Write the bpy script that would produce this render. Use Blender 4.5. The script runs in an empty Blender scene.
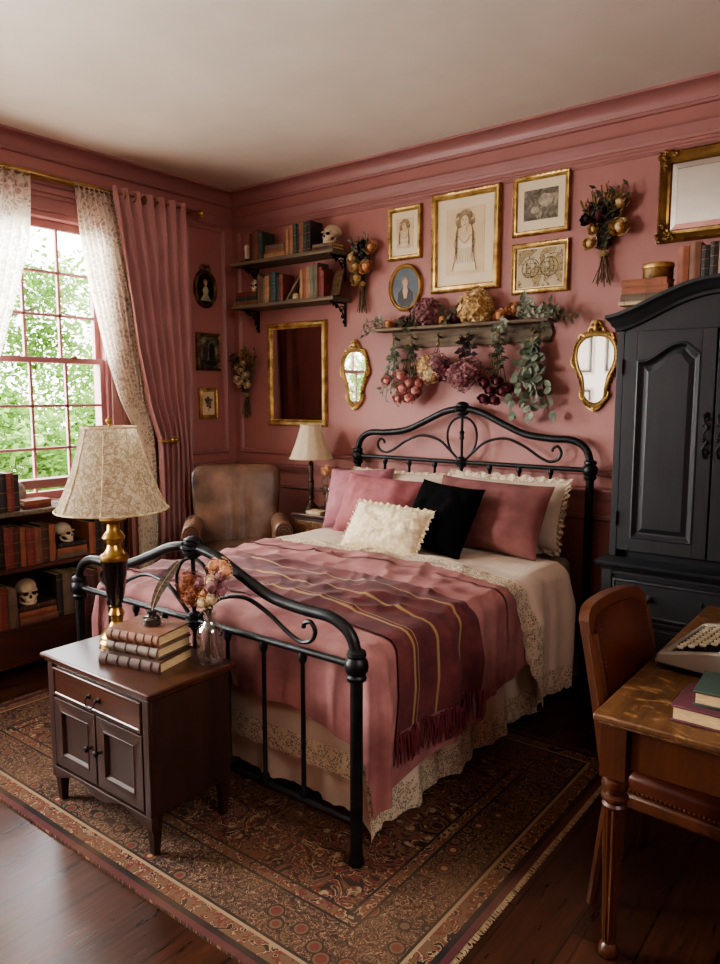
import bpy, math, random
from mathutils import Vector, Matrix, noise
R = math.radians
PI = math.pi
COL = bpy.context.scene.collection
rnd = random.Random(7)

# ------------------------------------------------------------------ mesh builder
class MB:
    def __init__(s):
        s.v = []; s.f = []; s.m = []; s.M = Matrix.Identity(4)
    def add(s, vs, fs, mi=0):
        b = len(s.v)
        s.v.extend((s.M @ Vector(p))[:] for p in vs)
        for f in fs:
            s.f.append(tuple(b + i for i in f)); s.m.append(mi)
        return s
    def box(s, x0, x1, y0, y1, z0, z1, mi=0):
        vs = [(x, y, z) for z in (z0, z1) for y in (y0, y1) for x in (x0, x1)]
        return s.add(vs, [(0,2,3,1),(4,5,7,6),(0,1,5,4),(2,6,7,3),(0,4,6,2),(1,3,7,5)], mi)
    def cbox(s, cx, cy, cz, sx, sy, sz, mi=0):
        return s.box(cx-sx/2, cx+sx/2, cy-sy/2, cy+sy/2, cz-sz/2, cz+sz/2, mi)
    def taper(s, c0, s0, c1, s1, mi=0):            # square leg between two heights
        vs = []
        for c, q in ((c0, s0), (c1, s1)):
            vs += [(c[0]-q, c[1]-q, c[2]), (c[0]+q, c[1]-q, c[2]), (c[0]+q, c[1]+q, c[2]), (c[0]-q, c[1]+q, c[2])]
        return s.add(vs, [(3,2,1,0),(4,5,6,7),(0,1,5,4),(1,2,6,5),(2,3,7,6),(3,0,4,7)], mi)
    def lathe(s, prof, c=(0,0,0), seg=24, mi=0, ax='z', flute=0, flute_n=0):
        vs = []; fs = []; n = len(prof)
        for i, (r, h) in enumerate(prof):
            for k in range(seg):
                a = 2*PI*k/seg
                rr = r*(1 - flute*(0.5+0.5*math.cos(a*flute_n))) if flute_n else r
                p = (rr*math.cos(a), rr*math.sin(a), h)
                if ax == 'y': p = (p[0], -p[2], p[1])
                elif ax == 'x': p = (p[2], p[0], p[1])
                vs.append((c[0]+p[0], c[1]+p[1], c[2]+p[2]))
        for i in range(n-1):
            for k in range(seg):
                k2 = (k+1) % seg
                fs.append((i*seg+k, i*seg+k2, (i+1)*seg+k2, (i+1)*seg+k))
        if prof[0][0] > 1e-5: fs.append(tuple(range(seg-1, -1, -1)))
        if prof[-1][0] > 1e-5: fs.append(tuple((n-1)*seg+k for k in range(seg)))
        return s.add(vs, fs, mi)
    def tube(s, pts, r, seg=8, closed=False, mi=0, flat=None):
        pts = [Vector(p) for p in pts]; n = len(pts)
        rs = list(r) if isinstance(r, (list, tuple)) else [r]*n
        up = None; vs = []; fs = []
        for i, p in enumerate(pts):
            if closed: t = pts[(i+1) % n] - pts[i-1]
            else: t = pts[min(i+1, n-1)] - pts[max(i-1, 0)]
            if t.length < 1e-9: t = Vector((0,0,1))
            t.normalize()
            if up is None:
                up = t.cross(Vector((0,0,1))) if abs(t.z) < .9 else t.cross(Vector((1,0,0)))
            up = (up - t*up.dot(t)).normalized()
            w = t.cross(up)
            for k in range(seg):
                a = 2*PI*k/seg
                vs.append(p + up*(math.cos(a)*rs[i]) + w*(math.sin(a)*rs[i]*(flat or 1)))
        m = n if closed else n-1
        for i in range(m):
            j = (i+1) % n
            for k in range(seg):
                k2 = (k+1) % seg
                fs.append((i*seg+k, i*seg+k2, j*seg+k2, j*seg+k))
        if not closed:
            fs.append(tuple(range(seg-1, -1, -1))); fs.append(tuple((n-1)*seg+k for k in range(seg)))
        return s.add(vs, fs, mi)
    def ball(s, c, r, seg=14, rings=9, mi=0, fn=None):
        if not isinstance(r, (tuple, list)): r = (r, r, r)
        vs = [(0,0,-1)]; fs = []
        for i in range(1, rings):
            t = -PI/2 + PI*i/rings
            for k in range(seg):
                a = 2*PI*k/seg
                vs.append((math.cos(t)*math.cos(a), math.cos(t)*math.sin(a), math.sin(t)))
        vs.append((0,0,1))
        for k in range(seg):
            fs.append((0, 1+(k+1) % seg, 1+k))
            for i in range(rings-2):
                a = 1+i*seg+k; b = 1+i*seg+(k+1) % seg
                fs.append((a, b, b+seg, a+seg))
            e = 1+(rings-2)*seg
            fs.append((e+k, e+(k+1) % seg, len(vs)-1))
        if fn: vs = [fn(Vector(p)) for p in vs]
        return s.add([(c[0]+p[0]*r[0], c[1]+p[1]*r[1], c[2]+p[2]*r[2]) for p in vs], fs, mi)
    def prism(s, poly, d0, d1, plane='xz', mi=0):   # extrude a 2-D outline
        def P(a, b, d): return (a, d, b) if plane == 'xz' else (a, b, d) if plane == 'xy' else (d, a, b)
        n = len(poly)
        vs = [P(a, b, d0) for a, b in poly] + [P(a, b, d1) for a, b in poly]
        fs = [tuple(range(n)), tuple(range(2*n-1, n-1, -1))] + [(i, i+n, (i+1) % n+n, (i+1) % n) for i in range(n)]
        return s.add(vs, fs, mi)
    def grid(s, nu, nv, fn, mi=0, mif=None, closed_u=False):
        vs = []; fs = []; b = len(s.v)
        for j in range(nv+1):
            for i in range(nu+1):
                vs.append(fn(i/nu, j/nv))
        s.v.extend((s.M @ Vector(p))[:] for p in vs)
        for j in range(nv):
            for i in range(nu):
                a = b + j*(nu+1)+i
                s.f.append((a, a+1, a+nu+2, a+nu+1)); s.m.append(mif((i+.5)/nu, (j+.5)/nv) if mif else mi)
        return s
    def frame(s, x0, x1, z0, z1, prof, y=0, mi=0):  # mitred picture-frame; prof = (inset, height towards -y)
        vs = []; fs = []; n = len(prof)
        for i, h in prof:
            vs += [(x0+i, y-h, z0+i), (x1-i, y-h, z0+i), (x1-i, y-h, z1-i), (x0+i, y-h, z1-i)]
        for k in range(n-1):
            for q in range(4):
                q2 = (q+1) % 4
                fs.append((k*4+q, k*4+q2, (k+1)*4+q2, (k+1)*4+q))
        return s.add(vs, fs, mi)
    def ring(s, out, prof, y=0, mi=0):              # frame along a closed outline [(x,z)], scaled towards its centre
        n = len(out); cx = sum(p[0] for p in out)/n; cz = sum(p[1] for p in out)/n
        vs = []; fs = []
        for i, h in prof:
            for x, z in out:
                d = math.hypot(x-cx, z-cz); q = (d-i)/d
                vs.append((cx+(x-cx)*q, y-h, cz+(z-cz)*q))
        for k in range(len(prof)-1):
            for q in range(n):
                q2 = (q+1) % n
                fs.append((k*n+q, k*n+q2, (k+1)*n+q2, (k+1)*n+q))
        return s.add(vs, fs, mi)
    def leaf(s, p, d, up, L, Wd, mi=0, curl=.15):   # a small pointed leaf of four faces
        p = Vector(p); d = Vector(d).normalized(); up = Vector(up)
        w = d.cross(up)
        if w.length < 1e-4: w = d.cross(Vector((1, .3, 0)))
        w.normalize(); nrm = w.cross(d)
        vs = [p, p+d*L*.4+w*Wd*.5+nrm*L*curl*.3, p+d*L*.4-nrm*L*curl*.2, p+d*L*.4-w*Wd*.5+nrm*L*curl*.3, p+d*L-nrm*L*curl]
        return s.add(vs, [(0,1,2),(0,2,3),(1,4,2),(2,4,3)], mi)
    def obj(s, name, mats, parent=None, smooth=40, bevel=0, seg=2, loc=None, rot=None):
        me = bpy.data.meshes.new(name)
        me.from_pydata(s.v, [], s.f)
        if not isinstance(mats, (list, tuple)): mats = [mats]
        for m in mats: me.materials.append(m)
        if len(mats) > 1: me.polygons.foreach_set('material_index', s.m)
        me.update()
        if smooth:
            me.polygons.foreach_set('use_smooth', [True]*len(me.polygons))
            if smooth < 180: me.set_sharp_from_angle(angle=R(smooth))
        o = bpy.data.objects.new(name, me); COL.objects.link(o)
        if parent: o.parent = parent
        if bevel:
            b = o.modifiers.new('edge', 'BEVEL'); b.width = bevel; b.segments = seg; b.limit_method = 'ANGLE'; b.angle_limit = R(50)
            b.harden_normals = False
        if loc: o.location = loc
        if rot: o.rotation_euler = rot
        return o

def T(x=0, y=0, z=0): return Matrix.Translation((x, y, z))
def RX(a): return Matrix.Rotation(R(a), 4, 'X')
def RY(a): return Matrix.Rotation(R(a), 4, 'Y')
def RZ(a): return Matrix.Rotation(R(a), 4, 'Z')

def tag(o, label, cat, group=None):
    o['label'] = label; o['category'] = cat
    if group: o['group'] = group
    return o
def thing(name, label, cat, loc=(0,0,0), rz=0, group=None):
    o = bpy.data.objects.new(name, None); COL.objects.link(o)
    o.location = loc; o.rotation_euler = (0, 0, R(rz)); o.empty_display_size = .05
    return tag(o, label, cat, group)
def struct(o):
    o['kind'] = 'structure'; return o
def dup(root, loc, rz=0, label=None, group=None, scale=None):
    r = root.copy(); COL.objects.link(r); r.location = loc; r.rotation_euler = (0, 0, R(rz))
    if scale: r.scale = scale
    if label: r['label'] = label
    if group: r['group'] = group
    for ch in list(root.children):
        c = ch.copy(); COL.objects.link(c); c.parent = r
        for g in list(ch.children):
            d = g.copy(); COL.objects.link(d); d.parent = c
    return r
def spline(pts, n=8):                               # Catmull-Rom through the points
    out = []; P = [Vector(p) for p in pts]
    for i in range(len(P)-1):
        a = P[max(i-1, 0)]; b = P[i]; c = P[i+1]; d = P[min(i+2, len(P)-1)]
        for k in range(n):
            t = k/n
            out.append(.5*((2*b)+(c-a)*t+(2*a-5*b+4*c-d)*t*t+(3*b-a-3*c+d)*t**3))
    out.append(P[-1]); return out
def nz(x, y, z=0, s=1): return noise.noise((x*s, y*s, z*s))

# ------------------------------------------------------------------ materials
def lin(h):
    if isinstance(h, (tuple, list)): c = [x/255 for x in h[:3]]
    else: c = [int(h[i:i+2], 16)/255 for i in (0, 2, 4)]
    return tuple(x/12.92 if x <= .04045 else ((x+.055)/1.055)**2.4 for x in c) + (1,)
class NT:
    def __init__(s, name):
        s.mat = bpy.data.materials.new(name); s.mat.use_nodes = True
        s.t = s.mat.node_tree; s.n = s.t.nodes; s.b = s.n['Principled BSDF']; s.out = s.n['Material Output']
    def node(s, t, **k):
        n = s.n.new(t)
        for a, v in k.items():
            if a.startswith('i_'): n.inputs[a[2:].replace('_', ' ')].default_value = v
            else: setattr(n, a, v)
        return n
    def link(s, a, b): s.t.links.new(a, b)
    def coord(s, kind='Object', sc=(1,1,1), rot=(0,0,0)):
        c = s.node('ShaderNodeTexCoord'); m = s.node('ShaderNodeMapping')
        m.inputs['Scale'].default_value = sc; m.inputs['Rotation'].default_value = rot
        s.link(c.outputs[kind], m.inputs['Vector']); return m.outputs[0]
    def noise(s, vec, scale, detail=4, rough=.55, dist=0):
        n = s.node('ShaderNodeTexNoise'); n.inputs['Scale'].default_value = scale; n.inputs['Detail'].default_value = detail
        n.inputs['Roughness'].default_value = rough; n.inputs['Distortion'].default_value = dist
        s.link(vec, n.inputs['Vector']); return n.outputs['Fac']
    def ramp(s, fac, stops, interp='LINEAR'):
        r = s.node('ShaderNodeValToRGB'); e = r.color_ramp.elements; r.color_ramp.interpolation = interp
        while len(e) < len(stops): e.new(.5)
        for el, (p, c) in zip(e, stops): el.position = p; el.color = c
        s.link(fac, r.inputs['Fac']); return r.outputs['Color']
    def math(s, op, a, b=None, c=None):
        m = s.node('ShaderNodeMath', operation=op)
        for i, x in enumerate((a, b, c)):
            if x is None: continue
            if isinstance(x, (int, float)): m.inputs[i].default_value = x
            else: s.link(x, m.inputs[i])
        return m.outputs[0]
    def mix(s, fac, a, b, mode='MIX'):
        m = s.node('ShaderNodeMix', data_type='RGBA', blend_type=mode)
        for i, x in ((0, fac), (6, a), (7, b)):
            if isinstance(x, (int, float)): m.inputs[i].default_value = x
            elif isinstance(x, tuple): m.inputs[i].default_value = x
            else: s.link(x, m.inputs[i])
        return m.outputs[2]
    def bump(s, h, strength=.3, dist=.01):
        b = s.node('ShaderNodeBump'); b.inputs['Strength'].default_value = strength; b.inputs['Distance'].default_value = dist
        s.link(h, b.inputs['Height']); s.link(b.outputs[0], s.b.inputs['Normal'])
    def set(s, **k):
        for a, v in k.items():
            i = s.b.inputs[a.replace('_', ' ')]
            if isinstance(v, (int, float, tuple)): i.default_value = v
            else: s.link(v, i)
        return s

def pm(name, c1, c2=None, scale=6, rough=.6, metal=0, bump=0, bscale=None, sc=(1,1,1), detail=4, lo=.35, hi=.65, sheen=0, coat=0, rrough=None, spec=.5, bdist=.01):
    k = NT(name); k.set(Roughness=rough, Metallic=metal, Base_Color=lin(c1)); k.b.inputs['Specular IOR Level'].default_value = spec
    v = k.coord('Object', sc)
    if c2:
        f = k.noise(v, scale, detail); k.set(Base_Color=k.ramp(f, [(lo, lin(c1)), (hi, lin(c2))]))
    if bump: k.bump(k.noise(v, bscale or scale*4, 5), bump, bdist)
    if sheen:
        k.set(Sheen_Weight=sheen, Sheen_Roughness=.4); k.b.inputs['Sheen Tint'].default_value = lin(c2 or c1)
    if coat: k.set(Coat_Weight=coat, Coat_Roughness=.15)
    return k.mat
def wood(name, c1, c2, sc=(1, 12, 12), scale=3, rough=.35, coat=.2, bump=.08, scuff=None):
    k = NT(name); v = k.coord('Object', sc)
    f = k.noise(v, scale, 6, .6, .8); g = k.noise(k.coord('Object'), 2.5, 3)
    c = k.ramp(f, [(.3, lin(c1)), (.7, lin(c2))]); c = k.mix(k.ramp(g, [(.35, (0,0,0,1)), (.7, (.5,.5,.5,1))]), c, lin(c1), 'MIX')
    if scuff:
        n2_ = k.noise(k.coord('Object', (1, 1.6, 1)), 11, 7, .7, 1.5); c = k.mix(k.ramp(n2_, [(.54, (0,0,0,1)), (.66, (.75,.75,.75,1))]), c, lin(scuff))
    k.set(Base_Color=c, Roughness=rough, Coat_Weight=coat, Coat_Roughness=.2); k.bump(f, bump, .004); return k.mat

M = {}
M['wall'] = pm('rose_wall_paint', '9f6d67', 'a6736d', 2.5, .55, bump=.04, bscale=160, bdist=.002)
M['wall_dark'] = pm('rose_trim_paint', '9b6e6b', 'a27470', 3, .42)
M['ceil'] = pm('cream_ceiling_plaster', 'd9d2c4', 'e0d9cc', 3, .8, bump=.08, bscale=90, bdist=.003)
M['white_paint'] = pm('white_door_paint', 'e6e2d8', 'ece8df', 3, .4)
M['sash'] = pm('rose_sash_paint', 'a87472', 'b07b78', 4, .4)
M['iron'] = pm('black_iron', '1c1e1f', '2a2c2d', 20, .42, .6, bump=.12, bscale=60, bdist=.002)
M['iron_dark'] = pm('bracket_iron', '17120f', '211a15', 20, .55, .5)
M['brass'] = pm('aged_brass', '84683a', 'bc9f62', 9, .32, .95, bump=.1, bscale=40, bdist=.003)
M['gold'] = pm('gilt', '8a6c3c', 'cfb074', 14, .42, .75, bump=.35, bscale=70, bdist=.004)
M['gold_dark'] = pm('dark_gilt', '3c2a16', '8f7040', 18, .48, .6, bump=.4, bscale=70, bdist=.004)
M['gold_old'] = pm('antique_gilt', '5c4526', '9c7c48', 10, .45, .7, bump=.3, bscale=60, bdist=.004, lo=.25, hi=.75)
M['bronze'] = pm('dark_bronze', '241a12', '4a3524', 12, .4, .6, bump=.3, bscale=50, bdist=.004)
M['black_gloss'] = pm('black_lacquer', '0c0b0c', '121011', 4, .18, coat=.5)
M['velvet_pink'] = pm('rose_velvet', '80484c', '9e6264', 7, .85, bump=.1, bscale=60, sheen=.15)
M['velvet_light'] = pm('pink_velvet', '8e5862', 'a67076', 7, .85, bump=.1, bscale=60, sheen=.15)
M['velvet_rust'] = pm('rust_rose_velvet', '653c3b', '80534f', 6, .85, bump=.1, bscale=60, sheen=.15)
M['velvet_black'] = pm('black_velvet', '030304', '060607', 10, .95, sheen=.0, spec=.1)
M['duvet'] = pm('dusty_pink_cotton_velvet', '7e5050', 'a4736f', 5, .85, bump=.15, bscale=24, sheen=.12, detail=6)
M['drape'] = pm('dusty_rose_drape', 'a37876', 'af8280', 5, .85, bump=.1, bscale=80, sheen=.1)
M['linen'] = pm('cream_linen', 'bfae9c', 'ccbcab', 6, .85, bump=.15, bscale=90, bdist=.003)
M['linen_pinkish'] = pm('blush_cream_linen', 'c4b3a0', 'd0c0ae', 6, .85, bump=.1, bscale=40, bdist=.003)
M['mattress'] = pm('grey_beige_ticking', '9a8c80', 'a6988c', 8, .85)
M['leather'] = pm('worn_brown_leather', '2a1a11', '876650', 4, .40, bump=.25, bscale=60, bdist=.004, lo=.3, hi=.72, detail=6)
M['leather_red'] = pm('oxblood_leather', '3a170d', '552818', 5, .38, bump=.15, bscale=80, bdist=.003)
M['walnut'] = wood('dark_walnut', '211009', '3c2014', (3, 3, .5), 5, .52, .0)
M['walnut_top'] = wood('dark_walnut_top', '2c1810', '54301f', (.6, 5, 5), 5, .32, .25)
M['oak'] = wood('worn_oak_brown', '3e2714', '7a5636', (5, .6, 5), 5, .42, .15, scuff='a47c4e')
M['oak_leg'] = wood('desk_oak_legs', '3a1d0d', '5f351a', (5, 5, .6), 5, .4, .25)
M['shelfwood'] = wood('mahogany_shelf', '3a1c14', '5a3022', (3, .5, 3), 4, .45, .1)
M['greywood'] = wood('weathered_grey_wood', '4b4135', '8a7a64', (.7, 8, 8), 5, .8, 0, .4)
M['navy'] = wood('blue_black_paint', '171a1e', '23272c', (4, 4, .6), 4, .5, 0, .08)
M['paper'] = pm('aged_paper', 'c9b48c', 'd9c8a6', 4, .85)
M['mat_board'] = pm('cream_mount_board', 'd6c8a8', 'dfd3b8', 3, .85)
M['page'] = pm('page_edges', 'b89d70', 'd0b98e', 30, .85, sc=(1, 1, 12))
M['bone'] = pm('aged_bone', 'a9977a', 'd3c6ac', 9, .6, bump=.15, bscale=30, bdist=.004)
M['socket_shade'] = pm('painted_hollow_shade', '140d09', '1e150f', 8, .9)  # near-black colour paints the shade inside the skull hollows
M['wax'] = pm('cream_wax', 'd8cdb4', 'e4dac5', 4, .5)
M['twine'] = pm('jute_twine', '8a7350', 'a38b64', 40, .9)
M['ribbon'] = pm('dusty_ribbon', '8d6a55', 'a17f68', 10, .7)
M['stem'] = pm('dry_stems', '3f3520', '5f5434', 20, .8)
M['eucalyptus'] = pm('grey_green_leaves', '4a5444', '8a9480', 9, .65)
M['darkleaf'] = pm('dry_dark_leaves', '2a2c1c', '4c4c34', 9, .75)
M['wheat'] = pm('dry_grass_heads', '6b5232', '94764c', 20, .85)
M['fl_gold'] = pm('dried_gold_petals', 'a98a58', 'dcc294', 38, .85, lo=.42, hi=.6)
M['fl_peach'] = pm('dried_peach_petals', 'b27e58', 'dcae88', 38, .85, lo=.42, hi=.6)
M['fl_pink'] = pm('dried_pink_petals', 'a8706c', 'dcaaa2', 38, .85, lo=.42, hi=.6)
M['fl_burg'] = pm('dried_burgundy_petals', '4a1e28', '7c3e48', 38, .85, lo=.42, hi=.6)
M['fl_mauve'] = pm('dried_mauve_petals', '6c444a', 'a4787a', 38, .85, lo=.42, hi=.6)
M['fl_black'] = pm('near_black_petals', '190c10', '2f1519', 14, .8)
M['fl_rust'] = pm('rust_petals', '64351f', '9a6444', 38, .85, lo=.42, hi=.6)
M['fl_cream'] = pm('dried_cream_petals', 'a8946f', 'd8c6a2', 38, .85, lo=.42, hi=.6)
M['mirror'] = NT('mirror_silver').set(Base_Color=(.86, .86, .84, 1), Metallic=1., Roughness=.03).mat
M['dark_bg'] = pm('dark_portrait_ground', '120d0b', '1f1713', 6, .5)
M['skin_tone'] = pm('painted_skin', 'b69272', 'c9a688', 10, .6)
M['dress'] = pm('painted_pale_dress', '8d8a72', 'b8b294', 12, .6)
M['blue_grey'] = pm('painted_blue_grey', '4a5560', '626d76', 6, .6)
M['ink_grey'] = pm('engraving_ink', '3f3a33', '7e7460', 26, .8, detail=8)
M['sketch'] = pm('pencil_shading', 'b39d7a', 'cbb691', 22, .85, detail=8)
M['sketch_dark'] = pm('pencil_hair', '7a6850', 'a08c6e', 30, .85, detail=8)
M['case_grey'] = pm('grey_beige_enamel', '7c7569', '878073', 4, .38)
M['key'] = pm('cream_keys', 'b8ad93', 'c6bca4', 4, .4)
M['rubber'] = pm('black_rubber', '0b0b0b', '131313', 4, .6)
M['feather'] = pm('brown_feather', '2b221b', '6b5a48', 30, .8, sc=(1, 1, 3))
M['ink'] = pm('black_ink', '060608', '0a0a0c', 4, .1)
M['stone'] = pm('carved_stone', '7d7264', 'a3978a', 14, .8, bump=.5, bscale=18)
M['bark'] = pm('grey_bark', '3a3026', '54473a', 8, .9)
M['grass'] = pm('pale_bounce_gravel', 'a8a294', 'bab4a6', 3, .9)  # invented gravel, kept pale so light bounced indoors is not green

def book_mat(c, i=0):
    k = 'bk_' + c
    if k not in M:
        M[k] = pm('book_cloth_' + c, c, tuple(min(255, int(x*1.25)+6) for x in (int(c[0:2], 16), int(c[2:4], 16), int(c[4:6], 16))), 12, .62, bump=.15, bscale=90, bdist=.002)
    return M[k]
M['foil'] = pm('gold_tooling', '6e5733', '927745', 20, .5, .5)

def glass_mat(name, tint=(1,1,1,1), refl=.08):
    k = NT(name); k.n.remove(k.b)
    t = k.node('ShaderNodeBsdfTransparent'); t.inputs[0].default_value = tint
    g = k.node('ShaderNodeBsdfGlossy'); g.inputs['Roughness'].default_value = .02
    fr = k.node('ShaderNodeLayerWeight'); fr.inputs['Blend'].default_value = .35
    f = k.math('ADD', k.math('MULTIPLY', fr.outputs['Facing'], .45), refl*.5)
    m = k.node('ShaderNodeMixShader'); k.link(f, m.inputs[0]); k.link(t.outputs[0], m.inputs[1]); k.link(g.outputs[0], m.inputs[2])
    k.link(m.outputs[0], k.out.inputs['Surface']); return k.mat
M['pane'] = glass_mat('window_glass', (1, 1, 1, 1), .03)
M['glass'] = glass_mat('bottle_glass', (.93, .95, .95, 1), .22)

def lace(name, col, scale, solid, tr=.45, hem=None):
    k = NT(name); k.n.remove(k.b); v = k.coord('Object')
    vo = k.node('ShaderNodeTexVoronoi'); vo.feature = 'DISTANCE_TO_EDGE'; vo.inputs['Scale'].default_value = scale; k.link(v, vo.inputs['Vector'])
    n = k.noise(v, scale*.35, 3, .5, 1.5)
    e = k.math('LESS_THAN', vo.outputs['Distance'], .11)
    fl = k.math('GREATER_THAN', n, .53)
    a = k.math('MAXIMUM', k.math('MAXIMUM', e, fl), solid)
    d = k.node('ShaderNodeBsdfDiffuse'); d.inputs[0].default_value = lin(col)
    tl = k.node('ShaderNodeBsdfTranslucent'); tl.inputs[0].default_value = lin(col)
    m1 = k.node('ShaderNodeMixShader'); m1.inputs[0].default_value = tr; k.link(d.outputs[0], m1.inputs[1]); k.link(tl.outputs[0], m1.inputs[2])
    t = k.node('ShaderNodeBsdfTransparent'); m2 = k.node('ShaderNodeMixShader')
    k.link(a, m2.inputs[0]); k.link(t.outputs[0], m2.inputs[1]); k.link(m1.outputs[0], m2.inputs[2])
    k.link(m2.outputs[0], k.out.inputs['Surface']); return k.mat
M['lace_curtain'] = lace('lace_curtain_net', 'faf5e8', 30, .58, .7)
M['lace_hem'] = lace('lace_hem', 'd4c7ae', 85, .42, .2)

def shade_mat(name, col, tr, scale):
    k = NT(name); k.n.remove(k.b); v = k.coord('Object')
    n = k.noise(v, scale, 5, .6, 2.); w = k.node('ShaderNodeTexVoronoi'); w.feature = 'DISTANCE_TO_EDGE'; w.inputs['Scale'].default_value = scale*1.6; k.link(v, w.inputs['Vector'])
    c = k.mix(k.math('MULTIPLY', k.math('GREATER_THAN', n, .5), .55), lin(col), lin('f0e6cf'))
    c = k.mix(k.math('MULTIPLY', k.math('LESS_THAN', w.outputs['Distance'], .05), .5), c, lin('8c7a5c'))
    d = k.node('ShaderNodeBsdfDiffuse'); tl = k.node('ShaderNodeBsdfTranslucent'); k.link(c, d.inputs[0]); k.link(c, tl.inputs[0])
    m = k.node('ShaderNodeMixShader'); m.inputs[0].default_value = tr
    k.link(d.outputs[0], m.inputs[1]); k.link(tl.outputs[0], m.inputs[2]); k.link(m.outputs[0], k.out.inputs['Surface']); return k.mat
M['shade_lace'] = shade_mat('embroidered_lamp_shade', 'b7a98f', .5, 30)
k = NT('cream_silk_shade'); k.n.remove(k.b)
d = k.node('ShaderNodeBsdfDiffuse'); tl = k.node('ShaderNodeBsdfTranslucent'); m = k.node('ShaderNodeMixShader')
c = k.ramp(k.noise(k.coord('Object', (30, 30, 1)), 3), [(.3, lin('d2c4a6')), (.7, lin('e2d6bc'))])
k.link(c, d.inputs[0]); k.link(c, tl.inputs[0]); m.inputs[0].default_value = .35
k.link(d.outputs[0], m.inputs[1]); k.link(tl.outputs[0], m.inputs[2]); k.link(m.outputs[0], k.out.inputs['Surface']); M['shade_plain'] = k.mat

# embroidered cream cushion cover
k = NT('cream_quilted_knit'); v = k.coord('Object'); vo = k.node('ShaderNodeTexVoronoi'); vo.inputs['Scale'].default_value = 38; k.link(v, vo.inputs['Vector'])
k.set(Base_Color=k.ramp(vo.outputs['Distance'], [(.1, lin('e2d6bc')), (.7, lin('c9b996'))]), Roughness=.9); k.bump(k.math('SUBTRACT', 1., vo.outputs['Distance']), .4, .01); M['quilt'] = k.mat

# floor boards: rows across y, running along x
k = NT('dark_floor_boards'); v = k.coord('Object')
br = k.node('ShaderNodeTexBrick'); br.offset = .37; br.inputs['Scale'].default_value = 1.; br.inputs['Brick Width'].default_value = 1.5; br.inputs['Row Height'].default_value = .19
br.inputs['Mortar Size'].default_value = .003; br.inputs['Color1'].default_value = (0,0,0,1); br.inputs['Color2'].default_value = (1,1,1,1); br.inputs['Mortar'].default_value = (.5,.5,.5,1)
mp = k.coord('Object', (1, 1, 1), (0, 0, R(90))); k.link(mp, br.inputs['Vector'])
gr = k.noise(k.coord('Object', (14, 1, 1)), 3.5, 7, .6, .7)
c = k.ramp(gr, [(.25, lin('2c1811')), (.55, lin('4c2d1f')), (.8, lin('6a432f'))])
sh = k.mix(.5, c, k.mix(1., c, br.outputs['Color'], 'MULTIPLY')); c = k.mix(k.math('MULTIPLY', br.outputs['Fac'], .9), sh, (.006, .004, .003, 1))
k.set(Base_Color=c, Roughness=k.math('ADD', k.math('MULTIPLY', gr, .2), .2), Coat_Weight=.25, Coat_Roughness=.2)
k.bump(k.math('SUBTRACT', gr, k.math('MULTIPLY', br.outputs['Fac'], 2.)), .15, .004); M['floor'] = k.mat

# oriental rug (object space, half sizes RX_, RY_)
RHX, RHY = 1.41, .93
k = NT('oriental_rug_wool'); v = k.coord('Object'); sp = k.node('ShaderNodeSeparateXYZ'); k.link(v, sp.inputs[0])
ax = k.math('ABSOLUTE', sp.outputs[0]); ay = k.math('ABSOLUTE', sp.outputs[1])
dd = k.math('MINIMUM', k.math('SUBTRACT', RHX, ax), k.math('SUBTRACT', RHY, ay))
cb = k.node('ShaderNodeCombineXYZ'); k.link(ax, cb.inputs[0]); k.link(ay, cb.inputs[1])
v1 = k.node('ShaderNodeTexVoronoi'); v1.inputs['Scale'].default_value = 11; k.link(cb.outputs[0], v1.inputs['Vector'])
v2 = k.node('ShaderNodeTexVoronoi'); v2.feature = 'DISTANCE_TO_EDGE'; v2.inputs['Scale'].default_value = 17; k.link(cb.outputs[0], v2.inputs['Vector'])
n1 = k.noise(cb.outputs[0], 9, 3, .5, 2.5); n2 = k.noise(cb.outputs[0], 22, 2, .5, 1.5)
red, nav, cream, tan, rust = lin('5c261f'), lin('181211'), lin('8a765a'), lin('5c4631'), lin('5c2d22')
mot = k.ramp(n1, [(0, nav), (.4, red), (.47, cream), (.5, nav), (.56, rust), (.62, tan), (.68, nav)], 'CONSTANT')
field = k.mix(k.math('LESS_THAN', v1.outputs['Distance'], .22), mot, k.ramp(n2, [(0, cream), (.5, tan), (.6, rust)], 'CONSTANT'))
n3 = k.noise(cb.outputs[0], 26, 2, .5, 3.0)
bmot = k.ramp(n3, [(0, nav), (.41, tan), (.46, nav), (.51, red), (.55, cream), (.59, nav), (.66, tan)], 'CONSTANT')
v3 = k.node('ShaderNodeTexVoronoi'); v3.inputs['Scale'].default_value = 10; k.link(cb.outputs[0], v3.inputs['Vector'])
bmot2 = bmot
for th_, cl_ in ((.33, nav), (.28, tan), (.22, red), (.12, cream)): bmot2 = k.mix(k.math('LESS_THAN', v3.outputs['Distance'], th_), bmot2, cl_)
smot = k.ramp(n2, [(0, tan), (.46, red), (.54, cream), (.6, nav)], 'CONSTANT')
c = k.mix(k.math('GREATER_THAN', dd, .36), bmot2, field)
for a, b, col in ((.0, .024, lin('4c2426')), (.024, .045, nav), (.045, .1, smot), (.1, .112, cream), (.112, .122, nav), (.3, .31, nav), (.31, .35, smot), (.35, .36, nav)):
    g = k.math('MULTIPLY', k.math('GREATER_THAN', dd, a), k.math('LESS_THAN', dd, b)); c = k.mix(g, c, col)
wear = k.noise(v, 2.2, 4); c = k.mix(k.ramp(wear, [(.4, (0,0,0,1)), (.75, (.55,.55,.55,1))]), c, lin('6d5238'))
k.set(Base_Color=c, Roughness=.98); k.bump(k.noise(v, 160, 2), .4, .004); M['rug'] = k.mat
M['fringe'] = pm('cream_cotton_fringe', '8d7a5e', 'a8977a', 30, .9)

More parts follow.
